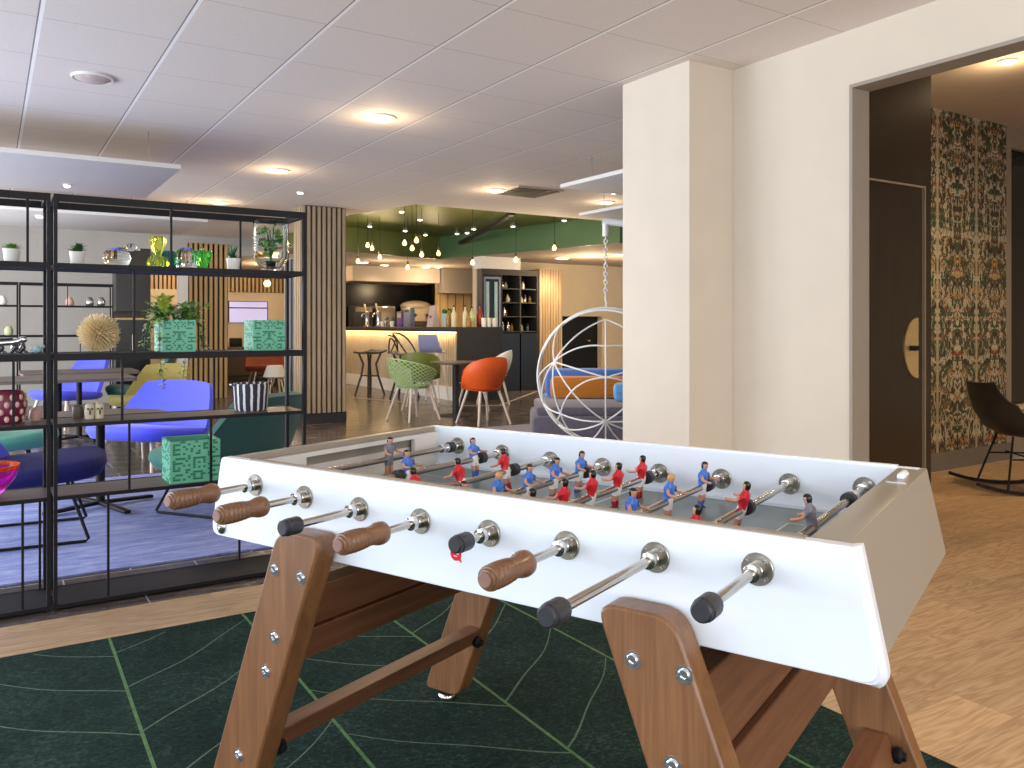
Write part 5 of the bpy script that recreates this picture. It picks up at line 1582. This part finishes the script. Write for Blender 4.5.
for zi, z in enumerate((1.12, 1.40, 1.66, 1.92)):
    for xi, x in enumerate((.09, .17, .25, .33, .51, .59, .67, .75)):
        if random.random() < .2: continue
        m = random.choice(['silver', 'potwhite', 'silver', 'amber', 'ivory', 'red', 'leafpale', 'silver'])
        h = random.uniform(.12, .18)
        colname = {'silver': 'clear', 'potwhite': 'white', 'amber': 'amber', 'ivory': 'ivory', 'red': 'red', 'leafpale': 'pale green'}[m]
        rown = ('lowest', 'second', 'third', 'top')[zi]; coln = ('first', 'second', 'third', 'fourth')[xi % 4]; side = 'left' if xi < 4 else 'right'
        tag(B().lathe([(0, 0), (.03, 0), (.033, .01), (.033, h * .62), (.014, h * .78), (.012, h), (0, h)], m, seg=12).obj('bottle', None, (8.0 + x, 13.13 + random.uniform(0, .1), z + .0005)),
            '%s bottle, %s in the %s row of the cabinet, %s bay' % (colname, coln, rown, side), 'bottle', 'bottles in the tall cabinet')


# bar stools and chairs -------------------------------------------------------
def wire_stool(label, loc, rotz, back=False):
    t = thing('bar_stool', label, 'stool', loc, rotz, 'black sculptural bar stools')
    H_ = .76
    b = B(); b.grid([[(x, y * (1 - .15 * (x > 0)), H_ + .035 * (x / .2) ** 2 * (1 if x < 0 else .3) - .012 * (1 - (y / .2) ** 2)) for y in (-.2, -.1, 0, .1, .2)] for x in (-.22, -.12, 0, .12, .22)], 'foam', .03); b.obj('seat', t, smooth=60)
    L = [(-.15, -.13), (-.15, .13), (.15, -.12), (.15, .12)]
    for x, y in L:
        B().tube([(x, y, H_ - .01), (x * .55, y * .6, H_ * .72), (x * .75, y * .75, H_ * .45), (x * 1.25, y * 1.4, .0)], .019, 'foam', 8).obj('leg', t)
    B().tube([(x * .75, y * .75, H_ * .45) for x, y in (L[0], L[1], L[3], L[2])], .012, 'foam', 8, True).obj('footrest', t)
    if back:
        b = B()
        b.tube(bez((-.2, -.2, H_), (-.3, 0, H_ + .50), (-.2, .2, H_), 12), .014, 'foam', 8)
        b.tube(bez((.12, -.2, H_), (-.1, -.32, H_ + .36), (-.22, 0, H_ + .34), 10), .014, 'foam', 8); b.tube(bez((.12, .2, H_), (-.1, .32, H_ + .36), (-.22, 0, H_ + .34), 10), .014, 'foam', 8)
        b.tube(bez((-.2, -.15, H_), (-.1, 0, H_ + .3), (-.26, .1, H_ + .3), 10), .012, 'foam', 8); b.tube(bez((-.2, .15, H_), (-.1, 0, H_ + .3), (-.26, -.1, H_ + .3), 10), .012, 'foam', 8)
        b.obj('backrest', t)
    return t


wire_stool('black sculptural bar stool without back in front of the fluted bar', (5.66, 13.6, 0), R(200))
wire_stool('black bar stool with looping wire back behind the mint basket chair', (5.90, 12.66, 0), R(-48), True)
t = thing('bar_stool', 'high stool with lavender seat shell at the bar', 'stool', (6.06, 11.96, 0), R(40))
b = B(); b.grid([[(-.2 + .4 * i / 5, (.21 - .02 * abs(2.5 - i)) * (-1 + j / 3), .80 + (.28 * (1 - i / 2) ** 1.5 if i < 2 else 0)) for j in range(7)] for i in range(6)], 'lavender', .015); b.obj('seat', t, smooth=70)
for sx in (-1, 1):
    for sy in (-1, 1): B().cyl((sx * .12, sy * .12, .79), (sx * .2, sy * .2, 0), .013, 'paleleg', seg=10).obj('leg', t)
B().tube([(-.165, -.165, .35), (-.165, .165, .35), (.165, .165, .35), (.165, -.165, .35)], .009, 'paleleg', 8, True).obj('footrest', t)


def basket_chair(label, loc, rotz, m, net=True, solid_back=True, group='basket chairs round the bar table'):
    """bucket chair facing +x: solid seat pan, woven or solid wrap-round back, four splayed legs"""
    t = thing('basket_chair', label, 'chair', loc, rotz, group)
    AM = 2.2 if net else 1.9
    def P(a, u):   # a: angle round the back (0 = straight behind), u: 0 seat level - 1 rim
        if net: rim = .80 - .17 * (abs(a) / 2.2) ** 1.6
        else: rim = .47 + .37 * max(0, math.cos(a / AM * math.pi / 2)) ** .38
        r = .19 + .125 * math.sin(min(1, u * 1.05) * math.pi / 2) - (0 if net else .04 * u * u)
        z = .42 + (rim - .42) * u
        return Vector((-r * math.cos(a) * 1.02 - .02 * u, r * math.sin(a) * 1.05, z))
    B().lathe([(0, .405), (.13, .405), (.20, .425), (.225, .445), (.20, .452), (0, .44)], m, seg=28).obj('seat', t)
    b = B()
    n = 26
    A = [-AM + 2 * AM * i / n for i in range(n + 1)]
    if net:
        for k in range(-9, 27):
            for s in (1, -1):
                pts = []
                for j in range(9):
                    a = -2.2 + 4.4 * (k / 18 + s * .38 * j / 8)
                    if -2.2 <= a <= 2.2: pts.append(P(a, j / 8))
                if len(pts) > 1: b.tube(pts, .0055, m, 6)
        b.tube([P(a, 0) for a in A], .008, m, 6); b.tube([P(a, 1) for a in A], .010, m, 8)
        if solid_back: b.grid([[P(a, u / 5) for a in [1.25 + .95 * i / 6 for i in range(7)]] for u in range(6)], m, .006)
    else:
        b.grid([[P(a, u / 6) for a in A] for u in range(7)], m, .016)
    b.obj('backrest', t, smooth=60)
    for sx in (-1, 1):
        for sy in (-1, 1):
            B().cyl((sx * .14, sy * .14, .412), (sx * .25, sy * .24, 0), .019, 'paleleg', .013, 12).obj('leg', t)
    return t


basket_chair('pale mint woven basket chair with pale wooden legs near the bar', (4.66, 9.74, 0), R(12), 'mintwire')
basket_chair('orange shell basket chair with its back to the viewer', (5.22, 8.90, 0), R(94), 'orangeplastic', False)
basket_chair('crimson wire chair beyond the orange chair at the round table', (5.96, 10.46, 0), R(150), 'crimson', True, False).scale = (.92, .92, .88)
basket_chair('olive plastic shell chair behind the mint basket chair', (5.38, 11.0, 0), R(57), 'oliveplastic', False)
basket_chair('white shell chair just behind the orange chair', (6.70, 11.12, 0), R(150), 'wirepaint', False)
t = thing('bistro_table', 'round wooden topped table on a black column between the bar chairs', 'table', (5.36, 9.88, 0))
B().lathe([(0, .705), (.34, .705), (.35, .715), (.35, .735), (0, .735)], 'tabletop', seg=36).obj('table_top', t)
B().cyl((0, 0, .03), (0, 0, .705), .045, 'charcoal', seg=16).obj('column', t)
B().lathe([(0, 0), (.22, 0), (.22, .012), (.05, .03), (0, .03)], 'charcoal', seg=28).obj('base_plate', t)

# ================================================================== HANGING CHAIR, SOFA
HC = Vector((4.42, 5.484, .785)); HR = .575
t = thing('hanging_chair', 'white wire globe hanging chair on a chain beside the pillar', 'hanging chair', (HC.x, HC.y, .0085))
cz = HC.z
Fd = Vector((-HC.x, -HC.y, 0)).normalized()      # towards the viewpoint
Rt = Vector((0, 0, 1)).cross(Fd).normalized()
# wire dome: arcs between nodes of the globe, the open side turned away from the room
def dome(x, y):       # x to the right, y up, as seen from the room, in units of the radius
    return (Rt * x + Vector((0, 0, y)) + Fd * math.sqrt(max(0.0, 1 - x * x - y * y))).normalized()


def arc(p, q, n=14):
    om = math.acos(max(-1, min(1, p.dot(q))))
    return [(p * math.sin((1 - k / n) * om) + q * math.sin(k / n * om)) / math.sin(om) * HR + Vector((0, 0, cz)) for k in range(n + 1)]


ND = {'top': dome(0, .83), 'mid': dome(0, .04), 'low': dome(0, -.574), 'bot': dome(0, -.98)}
for sg, tg in ((-1, 'l'), (1, 'r')):
    ND['c' + tg] = dome(sg * .72, .235); ND['d' + tg] = dome(sg * .632, -.50)
    ND['r1' + tg] = dome(sg * .985, -.05); ND['r2' + tg] = dome(sg * .90, -.40); ND['r3' + tg] = dome(sg * .70, -.70); ND['r4' + tg] = dome(sg * .30, -.95); ND['r5' + tg] = dome(sg * .62, .78)
LK = [('top', 'mid'), ('mid', 'low'), ('low', 'bot')]
for tg in 'lr':
    LK += [('top', 'c' + tg), ('c' + tg, 'mid'), ('c' + tg, 'low'), ('c' + tg, 'd' + tg), ('c' + tg, 'r1' + tg), ('c' + tg, 'r2' + tg), ('c' + tg, 'r5' + tg), ('d' + tg, 'low'), ('d' + tg, 'r2' + tg), ('d' + tg, 'r3' + tg), ('d' + tg, 'r4' + tg), ('low', 'r3' + tg), ('low', 'r4' + tg)]
for p, q in LK: B().tube(arc(ND[p], ND[q]), .0066, 'wirepaint', 8).obj('globe_wire', t)
def sarc(p, m, q, n=16):
    c = m * 2 - (p + q) * .5
    return [((1 - k / n) ** 2 * p + 2 * (k / n) * (1 - k / n) * c + (k / n) ** 2 * q).normalized() * HR + Vector((0, 0, cz)) for k in range(n + 1)]


for sg, tg in ((-1, 'l'), (1, 'r')):   # bowed wires over the middle node and above it
    B().tube(sarc(ND['d' + tg], dome(sg * .40, -.10), ND['mid']), .0066, 'wirepaint', 8).obj('globe_wire', t)
    B().tube(sarc(ND['c' + tg], dome(sg * .36, .44), dome(0, .46)), .0066, 'wirepaint', 8).obj('globe_wire', t)
for rr, off, tl in ((HR + .004, 0.0, .0), (HR * .985, .06, .16)):
    nv = (Fd - Rt * tl + Vector((0, 0, -tl * .6))).normalized(); u = nv.orthogonal().normalized(); v = nv.cross(u)
    B().tube([(u * math.cos(2 * math.pi * k / 64) + v * math.sin(2 * math.pi * k / 64)) * rr + nv * off + Vector((0, 0, cz)) for k in range(64)], .0098, 'wirepaint', 10, True).obj('opening_hoop', t)
b = B()
z = cz + HR + .01
b.tube([(0, 0, z), (0.012, 0, z + .03), (-.002, 0, z + .06), (0, 0, z + .10)], .008, 'wirepaint', 8)
b.obj('hook', t)
n = 15; z0 = cz + HR + .10; z1 = 1.98
b = B()
for i in range(n):
    zc = z0 + (z1 - z0) * (i + .5) / n; h = (z1 - z0) / n * .62
    d_ = Rt if i % 2 else Fd
    b.tube([Vector((0, 0, zc)) + d_ * .014 * math.cos(2 * math.pi * k / 12) + Vector((0, 0, h * math.sin(2 * math.pi * k / 12))) for k in range(12)], .0055, 'wirepaint', 6, True)
b.obj('chain', t)
# stand: curved arm running to a post and a round base hidden by the pillar
st = -Rt if (-Rt).dot(Vector((.84, -.54, 0))) > 0 else Rt
b = B(); b.cyl((0, 0, 1.97), (0, 0, 2.09), .028, 'wirepaint')
b.tube(bez(Vector((0, 0, 2.10)) - st * .03, Vector((0, 0, 2.07)) + st * .35, Vector((0, 0, 1.9)) + st * .72, 10) + bez(Vector((0, 0, 1.7)) + st * .92, Vector((0, 0, .9)) + st * 1.05, Vector((0, 0, .02)) + st * .5, 12), .032, 'wirepaint', 12)
b.obj('stand_arm', t)
B().lathe([(0, 0), (.48, 0), (.48, .012), (.06, .02), (0, .02)], 'wirepaint', st * .42, (0, 0, 1), 32).obj('stand_base', t)

# sofa corner behind the hanging chair
SR = R(-32.4)
t = thing('sofa', 'grey purple wool sofa behind the globe hanging chair', 'sofa', (5.34, 6.60, .0085), SR)
B().box((-.78, -.50, .05), (1.5, .55, .34), 'greysofa', bev=.05).obj('base', t)
B().box((-.74, -.47, .34), (1.46, .53, .43), 'greysofa', bev=.035).obj('seat_cushion', t)
for x in (-.7, 1.4):
    for y in (-.4, .45): B().cyl((x, y, 0), (x, y, .06), .025, 'black').obj('leg', t)
Sx = Vector((math.cos(SR), math.sin(SR), 0)); Sy = Vector((-math.sin(SR), math.cos(SR), 0)); S0 = Vector((5.34, 6.60, -.04))
tag(B().box((-.58, -.09, 0), (.58, .09, .24), 'orangefab', bev=.05).box((-.56, -.094, .11), (.56, .094, .125), 'orangefab').obj('bolster_cushion', None, S0 + Sx * .02 + Sy * .43 + Vector((0, 0, .479)), (0, 0, SR)), 'long orange wool back cushion on the grey sofa', 'cushion')
tag(B().box((-.2, -.09, 0), (.34, .09, .19), 'skyfab', bev=.05).box((-.18, -.094, .09), (.32, .094, .10), 'skyfab').obj('scatter_cushion', None, S0 + Sx * .28 + Sy * .12 + Vector((0, 0, .479)), (0, 0, SR)), 'sky blue cushion at the right of the orange back cushion', 'cushion')
t = thing('sofa', 'cobalt blue sofa back showing above the orange cushion', 'sofa', tuple(S0 + Sx * .05 + Sy * 1.05 + Vector((0, 0, .0485))), SR)
B().box((-.65, -.25, .05), (.95, .5, .42), 'bluefab', bev=.05).obj('base', t); B().box((-.65, -.25, .42), (.95, -.02, .73), 'bluefab', bev=.06).obj('backrest', t)
for x in (-.55, .85):
    for y in (-.15, .4): B().cyl((x, y, 0), (x, y, .06), .025, 'black').obj('leg', t)
tag(B().box((3.9, 4.6, 0), (7.6, 8.5, .008), 'greysofa').obj('sofa_rug'), 'grey purple rug under the sofa behind the hanging chair', 'rug')

# ================================================================== ROCKING CHAIR
t = thing('rocking_chair', 'black shell rocking chair in the side room in front of the wallpaper', 'rocking chair', (6.47, 3.16, 0), R(-38))
b = B()
G = []
prof = [(-.34, .80), (-.31, .68), (-.27, .56), (-.21, .46), (-.12, .41), (0, .395), (.12, .41), (.21, .44), (.25, .435)]
for i, (x, z) in enumerate(prof):
    row = []
    for j in range(11):
        v = -1 + 2 * j / 10
        wdt = .22 + .08 * math.sin(math.pi * min(1, i / 6))
        lift = .20 * abs(v) ** 3 * math.exp(-((i - 3.6) / 2.2) ** 2)
        row.append((x + .06 * abs(v) ** 2.5 * (1 if i < 4 else 0), v * wdt, z + lift))
    G.append(row)
b.grid(G, 'foam', .012); b.obj('shell_seat', t, smooth=70)
for sy in (-1, 1):
    pts = [Vector((-.40 + .8 * i / 14, sy * .235, .0125 + .42 * ((-.40 + .8 * i / 14) ** 2))) for i in range(15)]
    b = B()
    for p, q in zip(pts[:-1], pts[1:]): b.obox(p, q + (q - p) * .03, .028, .025, 'blackgloss')
    b.obj('rocker', t)
    B().tube([(-.10, sy * .12, .41), (-.19, sy * .235, .035)], .008, 'black').obj('leg', t); B().tube([(.10, sy * .12, .40), (.17, sy * .235, .03)], .008, 'black').obj('leg', t)
    B().tube([(-.13, sy * .18, .25), (.13, sy * .18, .25)], .006, 'black').obj('stretcher', t)
B().tube([(0, -.2, .26), (0, .2, .26)], .006, 'black').obj('cross_wire', t)
